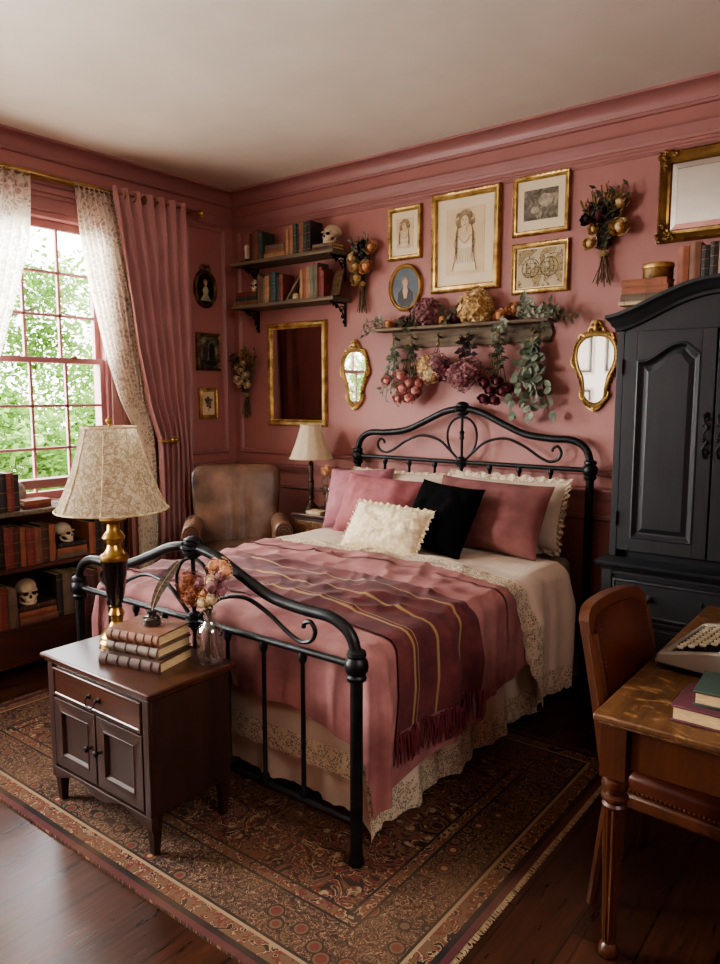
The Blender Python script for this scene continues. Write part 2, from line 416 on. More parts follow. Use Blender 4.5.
# striped throw: stripes run along the object's X, position across in Y given by UV-free attribute
k = NT('burgundy_throw'); at = k.node('ShaderNodeAttribute'); at.attribute_name = 'across'
x = at.outputs['Fac']; c = k.ramp(k.noise(k.coord('Object', (1, 1, 1)), 9, 3), [(.35, lin('4c2026')), (.65, lin('683332'))]); g = 0
for p0, w in ((.2, .012), (.245, .004), (.47, .013), (.8, .011)):
    q = k.math('LESS_THAN', k.math('ABSOLUTE', k.math('SUBTRACT', x, p0)), w); g = q if isinstance(g, int) else k.math('MAXIMUM', g, q)
c = k.mix(g, c, lin('967a52')); k.set(Base_Color=c, Roughness=.9, Sheen_Weight=.06); k.bump(k.noise(k.coord('Object'), 55, 4), .25, .006); M['throw'] = k.mat
M['throw_fringe'] = pm('burgundy_fringe', '5a2028', '6e2e36', 20, .9)
# antique map print
k = NT('antique_map_print'); v = k.coord('Object'); n = k.noise(v, 14, 6, .6, .6)
e = k.math('LESS_THAN', k.math('ABSOLUTE', k.math('SUBTRACT', n, .5)), .012); e2 = k.math('LESS_THAN', k.math('ABSOLUTE', k.math('SUBTRACT', n, .58)), .008)
land = k.math('GREATER_THAN', n, .5); c = k.mix(land, lin('b9ab8c'), lin('a5946f')); c = k.mix(k.math('MAXIMUM', e, e2), c, lin('4e4636'))
k.set(Base_Color=c, Roughness=.85); M['map'] = k.mat
k = NT('engraving_print'); v = k.coord('Object'); n = k.noise(v, 16, 8, .7, 1.2)
k.set(Base_Color=k.ramp(n, [(.3, lin('2f2c27')), (.5, lin('6e675a')), (.7, lin('b0a68e'))]), Roughness=.85); M['engraving'] = k.mat
k = NT('small_landscape_print'); v = k.coord('Object'); n = k.noise(v, 18, 6, .6, .5)
k.set(Base_Color=k.ramp(n, [(.35, lin('211c16')), (.5, lin('5a5344')), (.68, lin('97907a'))]), Roughness=.6); M['landscape'] = k.mat

k = NT('leaf_green'); ra = k.node('ShaderNodeTexCoord'); n = k.noise(ra.outputs['Object'], 2.2, 4)
k.n.remove(k.b); c = k.ramp(n, [(.3, lin('47672c')), (.55, lin('6b8c44')), (.75, lin('a3bd78'))])
d = k.node('ShaderNodeBsdfDiffuse'); tl = k.node('ShaderNodeBsdfTranslucent'); m = k.node('ShaderNodeMixShader'); m.inputs[0].default_value = .5
k.link(c, d.inputs[0]); k.link(c, tl.inputs[0]); k.link(d.outputs[0], m.inputs[1]); k.link(tl.outputs[0], m.inputs[2]); k.link(m.outputs[0], k.out.inputs['Surface']); M['leaf'] = k.mat
# ================================================================== the room
XL, YB, ZC, XR, YF = -4.473, 4.13, 3.2, 1.55, -1.35
cam = bpy.data.cameras.new('camera'); co = bpy.data.objects.new('camera', cam); COL.objects.link(co)
co.location = (0, 0, 1.65); co.rotation_euler = (R(90-6.8), 0, R(37.7))
cam.sensor_fit = 'HORIZONTAL'; cam.sensor_width = 36; cam.lens = 735/720*36; cam.clip_start = .05
bpy.context.scene.camera = co

struct(MB().box(XL-.3, XR+.2, YF-.2, YB+.2, -.12, 0).obj('floor', M['floor'], smooth=0))
struct(MB().box(XL-.3, XR+.2, YF-.2, YB+.2, ZC, ZC+.12).obj('ceiling', M['ceil'], smooth=0))
struct(MB().box(XL-.2, XR+.2, YB, YB+.2, 0, ZC).obj('wall_back', M['wall'], smooth=0))
struct(MB().box(XR, XR+.2, YF, YB, 0, ZC).obj('wall_right', M['wall'], smooth=0))
WIN = [(1.90, 2.985), (-.45, .70)]; WZ0, WZ1 = .955, 2.79
w = MB(); ys = [YF, WIN[1][0], WIN[1][1], WIN[0][0], WIN[0][1], YB]
for a, b in ((0, 1), (2, 3), (4, 5)): w.box(XL-.2, XL, ys[a], ys[b], 0, ZC)
for a, b in ((1, 2), (3, 4)): w.box(XL-.2, XL, ys[a], ys[b], 0, WZ0); w.box(XL-.2, XL, ys[a], ys[b], WZ1, ZC)
struct(w.obj('wall_left', M['wall'], smooth=0))
DX0, DX1, DZ = -4.0, -2.95, 2.6
w = MB(); w.box(XL-.2, DX0, YF-.2, YF, 0, ZC).box(DX1, XR+.2, YF-.2, YF, 0, ZC).box(DX0, DX1, YF-.2, YF, DZ, ZC)
struct(w.obj('wall_front', M['wall'], smooth=0))

# white panelled door behind the viewer (the right oval mirror shows it)
d = MB()
for x0, x1 in ((DX0+.13, -3.53), (-3.42, DX1-.13)):
    for z0, z1 in ((.2, .95), (1.1, 1.75), (1.9, 2.45)):
        d.frame(x0, x1, z0, z1, [(0, 0), (.02, .02), (.04, 0), (.07, .0), (.09, .012)], y=YF-.02)
        d.box(x0+.1, x1-.1, YF-.022, YF-.006, z0+.1, z1-.1)
dd_ = MB().box(DX0, DX1, YF-.06, YF-.02, 0, DZ); dd_.M = T(0, 2*(YF-.02), 0) @ Matrix.Diagonal((1, -1, 1, 1)); dd_.add(d.v, d.f)
door = struct(dd_.obj('door_1', M['white_paint'], smooth=30))
kb = MB(); kb.M = T(0, 2*(YF-.02), 0) @ Matrix.Diagonal((1, -1, 1, 1)); kb.lathe([(.0, 0), (.028, .0), (.028, .02), (.012, .03), (.012, .05), (.03, .06), (.034, .075), (.02, .09), (0, .092)], (DX1-.07, YF-.02, 1.0), 16, ax='y').obj('knob', M['brass'], door)
c = MB()
for x0, x1, z0, z1 in ((DX0-.11, DX0, 0, DZ+.11), (DX1, DX1+.11, 0, DZ+.11), (DX0, DX1, DZ, DZ+.11)): c.box(x0, x1, YF, YF+.025, z0, z1)
c.obj('casing', M['white_paint'], door, bevel=.006)

# mouldings: run along back and left walls; profile = (distance from the wall, height)
def run(prof, name, mat, segs):
    for nm, wall, a, b in segs:
        vs = []; n = len(prof); fs = []
        for e in (a, b):
            for dist, z in prof:
                q = {'back': (e, YB-dist, z), 'left': (XL+dist, e, z), 'right': (XR-dist, e, z), 'front': (e, YF+dist, z)}[wall]
                vs.append(q)
        for i in range(n-1): fs.append((i, i+1, n+i+1, n+i))
        fs.append(tuple(range(n))); fs.append(tuple(range(2*n-1, n-1, -1)))
        struct(MB().add(vs, fs).obj(nm, mat, smooth=35))
BW, LW = ('back', XL, XR), ('left', YF, YB)
def both(num, prof, mat):
    run(prof, '', mat, [('trim_%d' % num, *BW), ('trim_%d' % (num+1), *LW)])
def cove(z0, z1, d0, d1, n=7):
    return [(d0+(d1-d0)*(1-math.cos(PI/2*i/n)), z0+(z1-z0)*math.sin(PI/2*i/n)) for i in range(n+1)]
both(1, [(0, 3.098), (.02, 3.098), (.026, 3.105), (.026, 3.113), (.018, 3.118)] + cove(3.122, 3.185, .02, .095) + [(.105, 3.187), (.105, 3.2), (0, 3.2)], M['wall_dark'])
both(3, [(0, 2.945), (.012, 2.945), (.014, 2.962), (.02, 2.968), (.024, 2.985), (.034, 2.995), (.04, 3.006), (.034, 3.016), (.012, 3.02), (.01, 3.03), (0, 3.03)], M['wall_dark'])
both(5, [(0, 1.05), (.014, 1.052), (.018, 1.068), (.026, 1.076), (.04, 1.098), (.046, 1.106), (.046, 1.114), (.0, 1.12)], M['wall_dark'])
run([(0, 0), (.018, 0), (.018, .13), (.012, .15), (.006, .165), (0, .17)], '', M['wall_dark'], [('baseboard_back', *BW), ('baseboard_left', *LW), ('baseboard_right', 'right', YF, YB), ('baseboard_front', 'front', DX1+.11, XR)])
PR = [(0, 0), (.003, .012), (.012, .017), (.02, .012), (.026, .015), (.034, .008), (.038, 0)]
def panels(num, wall, rects):
    m = MB()
    for a0, a1, z0, z1 in rects:
        b = MB(); b.frame(a0, a1, z0, z1, PR)
        m.M = T(0, YB, 0) if wall == 'back' else T(XL, 0, 0) @ RZ(90)
        m.add(b.v, b.f)
    struct(m.obj('trim_%d' % num, M['wall_dark'], smooth=35))
panels(7, 'back', [(-4.41, .9, 1.185, 2.93), (-4.41, -3.0, .22, .965), (-2.9, -1.2, .22, .965), (-1.1, 1.4, .22, .965)])
panels(8, 'left', [(3.66, 4.05, 1.185, 2.93), (3.2, 4.05, .22, .965), (.95, 1.55, 1.185, 2.93), (-1.2, -.75, 1.185, 2.93)])

# windows: box frame, two sashes of four by three panes, casing, stool
def window(num, y0, y1):
    m = MB(); x = XL
    for a, b in ((y0, y0+.022), (y1-.022, y1)): m.box(x-.16, x-.005, a, b, WZ0, WZ1)
    m.box(x-.16, x-.005, y0+.022, y1-.022, WZ1-.035, WZ1); m.box(x-.17, x-.002, y0+.022, y1-.022, WZ0, WZ0+.02)
    root = struct(m.obj('window_%d' % num, M['sash'], smooth=0, bevel=.003))
    g0, g1 = y0+.022, y1-.022
    def sash(nm, xc, z0, z1, bot, top):
        s = MB(); st = .034
        s.box(xc-.02, xc+.02, g0, g0+st, z0, z1); s.box(xc-.02, xc+.02, g1-st, g1, z0, z1)
        s.box(xc-.02, xc+.02, g0+st, g1-st, z0, z0+bot); s.box(xc-.02, xc+.02, g0+st, g1-st, z1-top, z1)
        a0, a1, b0, b1 = g0+st, g1-st, z0+bot, z1-top
        for i in (1, 2, 3):
            yy = a0+(a1-a0)*i/4; s.box(xc-.012, xc+.012, yy-.009, yy+.009, b0, b1)
        for i in (1, 2):
            zz = b0+(b1-b0)*i/3; s.box(xc-.012, xc+.012, a0, a1, zz-.009, zz+.009)
        o = s.obj(nm, M['sash'], root, smooth=0, bevel=.003)
        MB().add([(xc, a0, b0), (xc, a1, b0), (xc, a1, b1), (xc, a0, b1)], [(0, 1, 2, 3)]).obj('glass', M['pane'], o, smooth=0)
    sash('upper_sash', x-.10, 1.852, WZ1-.035, .036, .05)
    sash('lower_sash', x-.055, WZ0+.02, 1.888, .05, .036)
    MB().lathe([(0, 0), (.018, 0), (.02, .01), (.01, .02), (0, .022)], (x-.035, (y0+y1)/2+.3, 1.885), 10).obj('latch', M['brass'], root)
    c = MB()
    for a, b in ((y0-.10, y0), (y1, y1+.10)):
        c.box(x, x+.018, a, b, WZ0, WZ1+.10); c.box(x+.018, x+.03, a+(.0 if a < y0 else .075), a+(.025 if a < y0 else .10), WZ0, WZ1+.10)
    c.box(x, x+.018, y0-.10, y1+.10, WZ1, WZ1+.10); c.box(x, x+.035, y0-.12, y1+.12, WZ1+.075, WZ1+.10); c.box(x, x+.05, y0-.13, y1+.13, WZ1+.10, WZ1+.125)
    c.obj('casing', M['wall_dark'], root, smooth=0, bevel=.004)
    MB().box(x-.01, x+.016, y0-.12, y1+.12, WZ0-.03, WZ0).obj('stool', M['wall_dark'], root, bevel=.006)
for i, (a, b) in enumerate(WIN): window(i+1, a, b)

# ------------------------------------------------------------------ light
W_ = bpy.data.worlds.new('world'); bpy.context.scene.world = W_; W_.use_nodes = True
nt = W_.node_tree; bg = nt.nodes['Background']
tc = nt.nodes.new('ShaderNodeTexCoord'); sp = nt.nodes.new('ShaderNodeSeparateXYZ'); rp = nt.nodes.new('ShaderNodeValToRGB')
nt.links.new(tc.outputs['Generated'], sp.inputs[0]); nt.links.new(sp.outputs[2], rp.inputs[0])
e = rp.color_ramp.elements; e[0].position = 0; e[0].color = (1, .985, .97, 1); e[1].position = .7; e[1].color = (.86, .93, 1, 1)
nt.links.new(rp.outputs[0], bg.inputs[0]); bg.inputs[1].default_value = 9.0
def area(name, loc, rot, sx, sy, power, color=(1,1,1), portal=False):
    l = bpy.data.lights.new(name, 'AREA'); l.shape = 'RECTANGLE'; l.size = sx; l.size_y = sy; l.energy = power; l.color = color
    o = bpy.data.objects.new(name, l); COL.objects.link(o); o.location = loc; o.rotation_euler = rot
    if portal: l.cycles.is_portal = True
    return o
for i, (a, b) in enumerate(WIN[:1]):
    area('window_portal', (XL-.19, (a+b)/2, (WZ0+WZ1)/2), (0, R(-90), 0), WZ1-WZ0, b-a, 1, portal=True)
area('daylight_lamp', (XL-.28, .125, 1.9), (0, R(-112), R(14)), 1.7, 1.1, 230, (1, .97, .93))
cl = area('fill_light', (1.15, 1.0, 3.0), (0, R(68), R(4)), 1.2, 1.6, 36, (1, .95, .9)); cl.data.spread = R(100)  # unseen fill added to brighten the window wall; no fixture hangs here
sl = bpy.data.lights.new('soft_sun', 'SUN'); sl.energy = 18; sl.angle = R(70); sl.color = (1, .97, .92)
so = bpy.data.objects.new('soft_sun', sl); COL.objects.link(so); so.location = (-12, 0, 8); so.rotation_euler = (0, R(-66), R(20))
sc = bpy.context.scene
sc.view_settings.view_transform = 'AgX'; sc.view_settings.look = 'AgX - Medium High Contrast'; sc.view_settings.exposure = 0.5
sc.cycles.use_denoising = True; sc.cycles.max_bounces = 10; sc.cycles.diffuse_bounces = 5; sc.cycles.transparent_max_bounces = 12
sc.cycles.sample_clamp_indirect = 8; sc.cycles.caustics_reflective = False; sc.cycles.caustics_refractive = False

# ------------------------------------------------------------------ outside
struct(MB().box(-40, XL-.3, -30, 40, -2.75, -2.7).obj('ground_outside', M['grass'], smooth=0))
def tree(x, y, z, r, n, seed, label):
    q = random.Random(seed); t = thing('leafy_tree', label, 'tree', (x, y, -2.7), group='trees outside the window')
    tr = MB(); tr.tube(spline([(0, 0, -.02), (.05, .02, 1.2), (-.04, .05, z+2.7-r*.3), (.02, 0, z+2.7+r*.5)], 4), [.2-.16*i/12 for i in range(13)], 8)
    for i in range(6):
        a = i*1.05; tr.tube([(0, 0, z+2.7-r*.5+i*.1*r), (math.cos(a)*r*.35, math.sin(a)*r*.35, z+2.7-.1*r+i*.1*r), (math.cos(a)*r*.7, math.sin(a)*r*.7, z+2.7+i*.1*r)], [.07, .05, .02], 6)
    tr.obj('trunk', M['bark'], t)
    b = MB(); cl = []
    for i in range(46):
        while 1:
            p = Vector((q.uniform(-1, 1), q.uniform(-1, 1), q.uniform(-1, 1)))
            if .35 < p.length < 1: break
        cl.append(p)
    for i in range(n):
        c = cl[i % len(cl)]*r; p = c + Vector((q.gauss(0, 1), q.gauss(0, 1), q.gauss(0, .8)))*r*.17
        d = Vector((q.uniform(-1, 1), q.uniform(-1, 1), q.uniform(-.9, .4))).normalized(); s = d.cross(Vector((q.uniform(-1, 1), q.uniform(-1, 1), 1))).normalized()
        L = q.uniform(.085, .15)*(.7+r*.2); p = p+Vector((0, 0, z+2.7))
        b.add([p, p+d*L*.5+s*L*.3, p+d*L, p+d*L*.5-s*L*.3], [(0, 1, 2, 3)])
    b.obj('crown', M['leaf'], t, smooth=0)
tree(-9.0, 3.9, .9, 1.25, 12000, 1, 'bright green leafy tree nearest to the window glass, at lower left')
tree(-10.6, 7.7, .7, 1.5, 12000, 2, 'low rounded green tree seen through the lower right panes')
tree(-13.2, 6.0, 3.0, 1.7, 11000, 3, 'tall pale green tree filling the upper left panes')
tree(-14.5, 10.2, 2.6, 2.1, 11000, 4, 'pale green tree farther away behind the upper right panes')
tree(-9.5, -5.2, 1.2, 2.0, 6000, 5, 'leafy green tree that shows only in the small oval mirror')
# ================================================================== iron bed
BX, BF, BH = -2.32, 1.895, 4.05          # centre line, foot and head planes
bed = thing('iron_bed', 'black wrought iron double bed with arched scrolled headboard and footboard', 'bed', (BX, 0, 0))
def bed_end(name, y, zc, rise, s, low, zpost):
    # zc rail height, rise scales the arch, s horizontal scale of the half width
    g = MB(); hw = .84 if name == 'foot' else .828
    o = MB(); half = [(hw, zc-.04), (hw, zc+.035*rise), (hw-.03, zc+.12*rise), (hw-.11, zc+.165*rise), (hw-.24, zc+.17*rise), (hw-.4, zc+.19*rise), (hw-.55, zc+.25*rise), (hw-.7, zc+.315*rise), (0, zc+.335*rise)]
    pts = [(x, y, z) for x, z in half] + [(-x, y, z) for x, z in reversed(half[:-1])]
    arch = o.tube(spline(pts, 7), .021, 12).obj('arch_tube', M['iron'], bed)
    for sx in (-1, 1):
        p = MB(); z0 = .0125 if name == 'foot' else 0; p.lathe([(0, z0), (.026, z0), (.03, .025), (.024, .045), (.0225, .06), (.0225, zc-.05)], (sx*hw, y, 0), 14)
        po = p.obj('post', M['iron'], bed)
        c = MB(); z = zc-.05
        c.lathe([(.022, -.01), (.034, 0), (.036, .012), (.03, .02), (.04, .032), (.043, .05), (.04, .068), (.03, .08), (.036, .088), (.034, .1), (.022, .108)], (sx*hw, y, z), 16, flute=.06, flute_n=8)
        c.obj('post_collar', M['iron'], po)
    r = MB(); r.tube([(-hw, y, zc), (hw, y, zc)], .0135, 10); r.obj('cross_rail', M['iron'], bed)
    r = MB(); r.tube([(-hw, y, low), (hw, y, low)], .014, 10); r.obj('bottom_rail', M['iron'], bed)
    for i in range(-3, 4):
        x = i*.2*s; q = MB()
        q.lathe([(.0085, low), (.016, low+.015), (.017, low+.03), (.009, low+.045), (.0085, zc-.05), (.016, zc-.035), (.017, zc-.02), (.01, zc)], (x, y, 0), 10)
        q.obj('spindle', M['iron'], bed)
    k = MB(); zt = zc+.335*rise                    # centre ornament: rod, two knots and the pointed ring
    k.tube([(0, y, zc), (0, y, zt)], .009, 8)
    k.lathe([(.009, -.03), (.017, -.02), (.012, 0), (.017, .02), (.009, .03)], (0, y, zc+.17*rise), 10)
    rg = []
    for j in range(25):
        a = 2*PI*j/24; rg.append((.105*math.sin(a)*(1-.12*math.cos(a)), y, zc+.15*rise-.135*rise*math.cos(a)))
    k.tube(rg[:-1], .0075, 8, closed=True); k.obj('centre_ring', M['iron'], bed)
    for zz, f in ((zt, 1.25), (zc, 1.)):
        n = MB()
        n.lathe([(.016*f, -.035*f), (.03*f, -.026*f), (.026*f, -.012*f), (.036*f, 0), (.026*f, .012*f), (.03*f, .026*f), (.016*f, .035*f)], (0, y, zz), 14, flute=.15, flute_n=7)
        for a in range(5): n.tube([(.033*f*math.cos(t), y+.033*f*math.sin(t)*math.cos(a*.63), zz+.033*f*math.sin(t)*math.sin(a*.63)) for t in [2*PI*u/14 for u in range(14)]], .006*f, 6, closed=True)
        n.obj('knot', M['iron'], bed)
    for sx in (-1, 1):
        sc_ = [(.03, .02), (.09, .075), (.17, .135), (.3, .16), (.42, .12), (.52, .06), (.585, .035), (.635, .05), (.655, .09), (.635, .125), (.605, .115), (.6, .095)]
        MB().tube(spline([(sx*x, y, zc+z*rise) for x, z in sc_], 6), [.0085]*61+[.0085]*6, 8).obj('scroll', M['iron'], bed)
bed_end('head', BH, 1.225, 1.0, .99, .32, 1.2)
bed_end('foot', BF, .735, .9, .99, .165, .72)
for sx in (-1, 1):
    MB().box(sx*.735-.015, sx*.735+.015, 2.06, BH-.02, .28, .34).obj('side_rail', M['iron'], bed, smooth=0)

# the box base with its lace-edged valance
def wav(u, a, f, ph=0): return a*math.sin(u*f+ph)
MX, MY0, MY1, MT = .775, 2.035, 4.0, .735
base = thing('bed_skirt', 'long cream bed skirt with a lace hem hanging to the rug under the bed', 'bed skirt', (BX, 0, 0))
MB().box(-.75, .75, 2.06, 3.98, .36, .44).obj('platform', M['mattress'], base, smooth=0)
def valance(u, v):       # around three sides: left, foot, right
    Ls = 2.0; tot = 2*Ls+1.53; s = u*tot; z = .40-v*.372
    fl = (.008+.022*v)
    if s < Ls: x = -.765-.02*v; y = 3.98-s; nx, ny = -1, 0
    elif s < Ls+1.53: x = -.765+(s-Ls); y = 2.034; nx, ny = 0, -1
    else: x = .765+.02*v; y = 2.034+(s-Ls-1.53); nx, ny = 1, 0
    d = .7*fl*(math.sin(s*17)+.5*math.sin(s*41+2))
    if ny: d = max(-.012, min(.02, d)); z = .40-v*.30
    sc2 = .008*abs(math.sin(s*48)) if v > .99 else 0
    return (x+nx*(d+.02*v), y+ny*d, z+sc2)
MB().grid(260, 12, valance, mif=lambda u, v: 1 if v > .68 and abs(u-.5) > .139 else 0).obj('valance', [M['linen'], M['lace_hem']], base, smooth=180)
mat_ = thing('mattress', 'thick grey beige mattress in a fitted sheet, its bare corner at the right headboard post', 'mattress', (BX, 0, .44))
MB().box(-MX, MX, MY0, MY1, .002, MT-.44-.004).obj('ticking', M['mattress'], mat_, bevel=.06, seg=5)

# cloth laid over the mattress: s runs across (from -x to x), t along the bed
def bend(o, r):          # overhang length -> (outward, down) round an edge of radius r
    if o <= 0: return 0, 0
    if o < r*PI/2: a = o/r; return r*math.sin(a), r*(1-math.cos(a))
    return r, r+(o-r*PI/2)
def cover(name, mats, par, xs0, xs1, t0, t1, lift, nu, nv, amp, puff=0, seed=0, half=MX, foot=MY0, wave=.02, edge=None, mif=None, skew=0, tilt=0, attr=False, fade=None, pw=5., droop=0., flare=.035):
    m = MB()
    def f(u, v):
        s = xs0+(xs1-xs0)*u; t = t0+(t1-t0)*v + skew*s + tilt*s*s
        if edge: t, s = edge(u, v, s, t)
        r = .07
        ox = max(0, abs(s)-half+.02); oy = max(0, foot+.02-t)
        ph = math.atan2(oy, ox) if oy > 0 else 0.
        ov = (ox**pw+oy**pw)**(1/pw)*(1+droop*math.sin(2*ph)) if ox+oy > 0 else 0
        out, down = bend(ov, r); cx = min(abs(s), half-.02); cy = max(t, foot+.02); z = MT+lift-down
        sn = math.copysign(min(abs(s), MX), s); tn = max(t, foot-.05)
        n1 = nz(sn*2.2+seed, tn*2.2, .3); n2 = nz(sn*6+seed, tn*5, 1.7); n3 = nz(sn*14, tn*10+seed, 4.)
        rg_ = 1-abs(nz(sn*2.6+seed+n2*.5, tn*4.2+n1*.6, 7.)); rg2 = 1-abs(nz(sn*5.2+seed, tn*3.4+n2*.4, 9.))
        fd = fade(t) if fade else 1
        w = amp*fd*(n1+.55*n2+.22*n3+.9*(rg_**3-.45)+.55*(rg2**4-.35))
        if ox < .03 and oy < .03:
            z += fd*puff*max(0, (1-(abs(s)/half)**4))*max(0, min(1, (t-foot)*4)) + max(-.003, w*1.0+.004)
        k = min(1, ov/.25); cp = math.cos(ph); ar = cy-.3*ph-(half-.02-cx)*(ph > 0)
        if ov > 0:      # hanging folds, measured along the edge of the bed
            q = wave*k*(math.sin(ar*15+4.4*n1+seed)+.5*math.sin(ar*34+seed+n2*3))
            out += max(-.02, q+w*.8)*(.3+.7*cp)+(lift+flare*k)*(.25+.75*cp)
        x = math.copysign(cx+out*cp, s); y = cy-out*math.sin(ph)
        return (x, y, z)
    m.grid(nu, nv, f, mif=mif)
    o = m.obj(name, mats, par, smooth=180)
    if attr:
        a = o.data.attributes.new('across', 'FLOAT', 'POINT')
        for j in range(nv+1):
            for i in range(nu+1): a.data[j*(nu+1)+i].value = j/nv
    return o

# flat sheet: visible from the pillows to the duvet, hanging at both sides with a lace edge
def sh_edge(u, v, s, t): return t+(.1 if False else 0), s
sheet = thing('bed_sheet', 'cream linen sheet with a lace border hanging down the right side of the bed', 'sheet', (BX, 0, 0))
cover('cloth', [M['linen_pinkish'], M['lace_hem']], sheet, -.96, 1.43, 3.10, 3.70, .034, 180, 70, .022, puff=.028, fade=lambda t: max(.12, 1-max(0, t-3.2)/.12), seed=11, wave=.034, skew=-.06,
      edge=lambda u, v, s, t: (t + .40*max(0, s-.8)*(1-v) - .012*abs(math.sin(u*90))*(v < .02), s + (.012*abs(math.sin(v*26)) if u > .995 else 0)), mif=lambda u, v: 1 if (v < .19 or u > .95 or u < .03) else 0)
# duvet
cvl = thing('lace_coverlet', 'cream coverlet under the duvet, its lace hem hanging behind the footboard', 'coverlet', (BX, 0, 0))
def cv_edge(u, v, s, t):
    if abs(s) > MX: s = math.copysign(MX+(abs(s)-MX)*(1+1.3*min(1, max(0, (2.32-t)/.25))), s)
    return t - (.012*abs(math.sin(u*70)) if v < .001 else 0), s
cover('cloth', [M['linen'], M['lace_hem']], cvl, -1.08, 1.08, 1.54, 3.15, .006, 170, 120, .004, seed=5, wave=.007, flare=.004, half=MX-.014, foot=MY0+.018, edge=cv_edge, droop=.0, mif=lambda u, v: 1 if (v < .055 or u < .03 or u > .97) else 0)
duv = thing('duvet', 'dusty pink velvety duvet spread over the bed, its corner drooping at the foot post', 'duvet', (BX, 0, 0))
def dv_edge(u, v, s, t):
    # hang less towards the head, more at the foot and at the corners
    k = (1-v); t -= .2*max(0, abs(s)-.45)*max(0, 1-v*4.2)
    if abs(s) > MX: s = math.copysign(MX+(abs(s)-MX)*(.90+.40*k), s)
    return t, s
DUV = dict(lift=.024, puff=.03)
cover('cloth', M['duvet'], duv, -1.24, 1.24, 1.72, 3.2, .024, 200, 150, .022, puff=.028, seed=11, wave=.034, edge=dv_edge, pw=5., droop=.0)
cover('folded_edge', M['duvet'], duv, -.98, 1.08, 2.98, 3.2, .031, 150, 14, .022, puff=.028, seed=11, wave=.034)
# throw with gold stripes and fringed ends
thr = thing('striped_throw', 'burgundy woven throw with gold stripes and fringe laid across the pink duvet', 'blanket', (BX, 0, 0))
cover('cloth', M['throw'], thr, -1.06, 1.14, 2.17, 2.71, .034, 190, 80, .022, puff=.029, seed=11, wave=.034, attr=True, tilt=-.065)
fr = MB()
for i in range(90):
    u = i/89; y = 2.088+.535*u + rnd.uniform(-.006, .006); n1 = nz(MX*2.2+11, y*2.2, .3); n2 = nz(MX*6+11, y*5, 1.7)
    x = .775+.064+.036+.035+.034*(math.sin(y*15+4.4*n1+11)+.5*math.sin(y*34+11+n2*3)); z = .385+rnd.uniform(-.008, .008)
    fr.tube([(x, y, z+.04), (x+rnd.uniform(-.005, .01), y+rnd.uniform(-.01, .01), z), (x+rnd.uniform(-.006, .012), y+rnd.uniform(-.014, .014), z-.075)], [.0045, .004, .002], 5)
fr.obj('fringe', M['throw_fringe'], thr)

# ------------------------------------------------------------------ pillows
def pillow(name, label, mat, size, thick, loc, tilt, yaw, roll=0, lace=None, sharp=1.0, group=None, trim=None, seed=0, cat='pillow'):
    t = thing(name, label, cat, loc, 0, group)
    w, h = size; m = MB(); n = 36
    F = T(0, 0, 0) @ RZ(yaw) @ RX(tilt) @ RY(roll) @ T(0, 0, h/2)
    def side(sg):
        def f(u, v):
            a = 2*u-1; b = 2*v-1
            pin = 1-.06*sharp*(1-abs(b)**2)*abs(a)**6; pinb = 1-.06*sharp*(1-abs(a)**2)*abs(b)**6
            x = a*w/2*(1-.055*(1-b*b)*abs(a)**3); z = b*h/2*(1-.07*(1-a*a)*abs(b)**3)
            q = max(0, (1-abs(a)**2.6)*(1-abs(b)**2.6))**.55
            d = thick/2*q*(1+.18*nz(a*1.6+seed, b*1.6, seed))+.012*q*nz(a*4+seed, b*4, 3+seed)+.005*q*nz(a*9, b*9, seed)
            return (x, sg*d*-1, z)
        return f
    m.M = F; m.grid(n, n, side(1)); m.grid(n, n, side(-1))
    # flip winding of the rear half is not needed: two-sided shading
    o = m.obj('cover', mat, t, smooth=180)
    if lace:
        e = MB(); e.M = F
        per = 4*40
        def g(u, v):
            q = u*4; s_ = int(min(3, q)); k_ = q-s_
            a, b = [(-1+2*k_, -1), (1, -1+2*k_), (1-2*k_, 1), (-1, 1-2*k_)][s_]
            x = a*w/2*(1-.055*(1-b*b)); z = b*h/2*(1-.07*(1-a*a))
            ln = math.hypot(a, b); ruf = lace*(v*(1+.18*math.cos(u*2*PI*34)))-.004
            return (x+a/ln*ruf*1.2, .010*v*math.sin(u*2*PI*52), z+b/ln*ruf*1.2)
        e.grid(per*2, 3, g).obj('lace_trim', M['lace_hem'] if trim is None else trim, t, smooth=180)
    return t
PZ = MT+.05
pillow('lace_pillow', 'cream pillow with ruffled lace edge standing against the left half of the headboard', M['linen_pinkish'], (.74, .37), .18, (-2.745, 3.885, PZ), -15, 2, lace=.02, seed=1)
pillow('lace_pillow', 'cream pillow with a wide lace border at the far right of the headboard', M['linen_pinkish'], (.78, .385), .18, (-1.975, 3.86, PZ), -17, -4, lace=.036, seed=2)
pillow('velvet_cushion', 'pink velvet cushion at the far left of the pillow row', M['velvet_light'], (.46, .42), .17, (-2.90, 3.685, PZ), -26, 12, roll=-3, seed=3, cat='cushion')
pillow('velvet_cushion', 'dusty rose velvet cushion leaning in front of the far left pink cushion', M['velvet_pink'], (.58, .40), .19, (-2.635, 3.515, PZ), -27, 5, roll=3, seed=4, cat='cushion')
pillow('velvet_cushion', 'large rust rose velvet cushion at the right behind the black cushion', M['velvet_rust'], (.74, .42), .2, (-1.955, 3.59, PZ), -26, -4, roll=1, seed=5, cat='cushion')
pillow('square_cushion', 'black velvet square cushion in the middle of the pillow row', M['velvet_black'], (.43, .42), .16, (-2.14, 3.37, PZ), -30, -4, roll=4, seed=6, cat='cushion')
pillow('quilted_cushion', 'small cream quilted cushion with scalloped edge at the front of the pillows', M['quilt'], (.50, .29), .15, (-2.365, 3.20, PZ), -36, 2, roll=3, lace=.022, trim=M['quilt'], seed=7, cat='cushion')

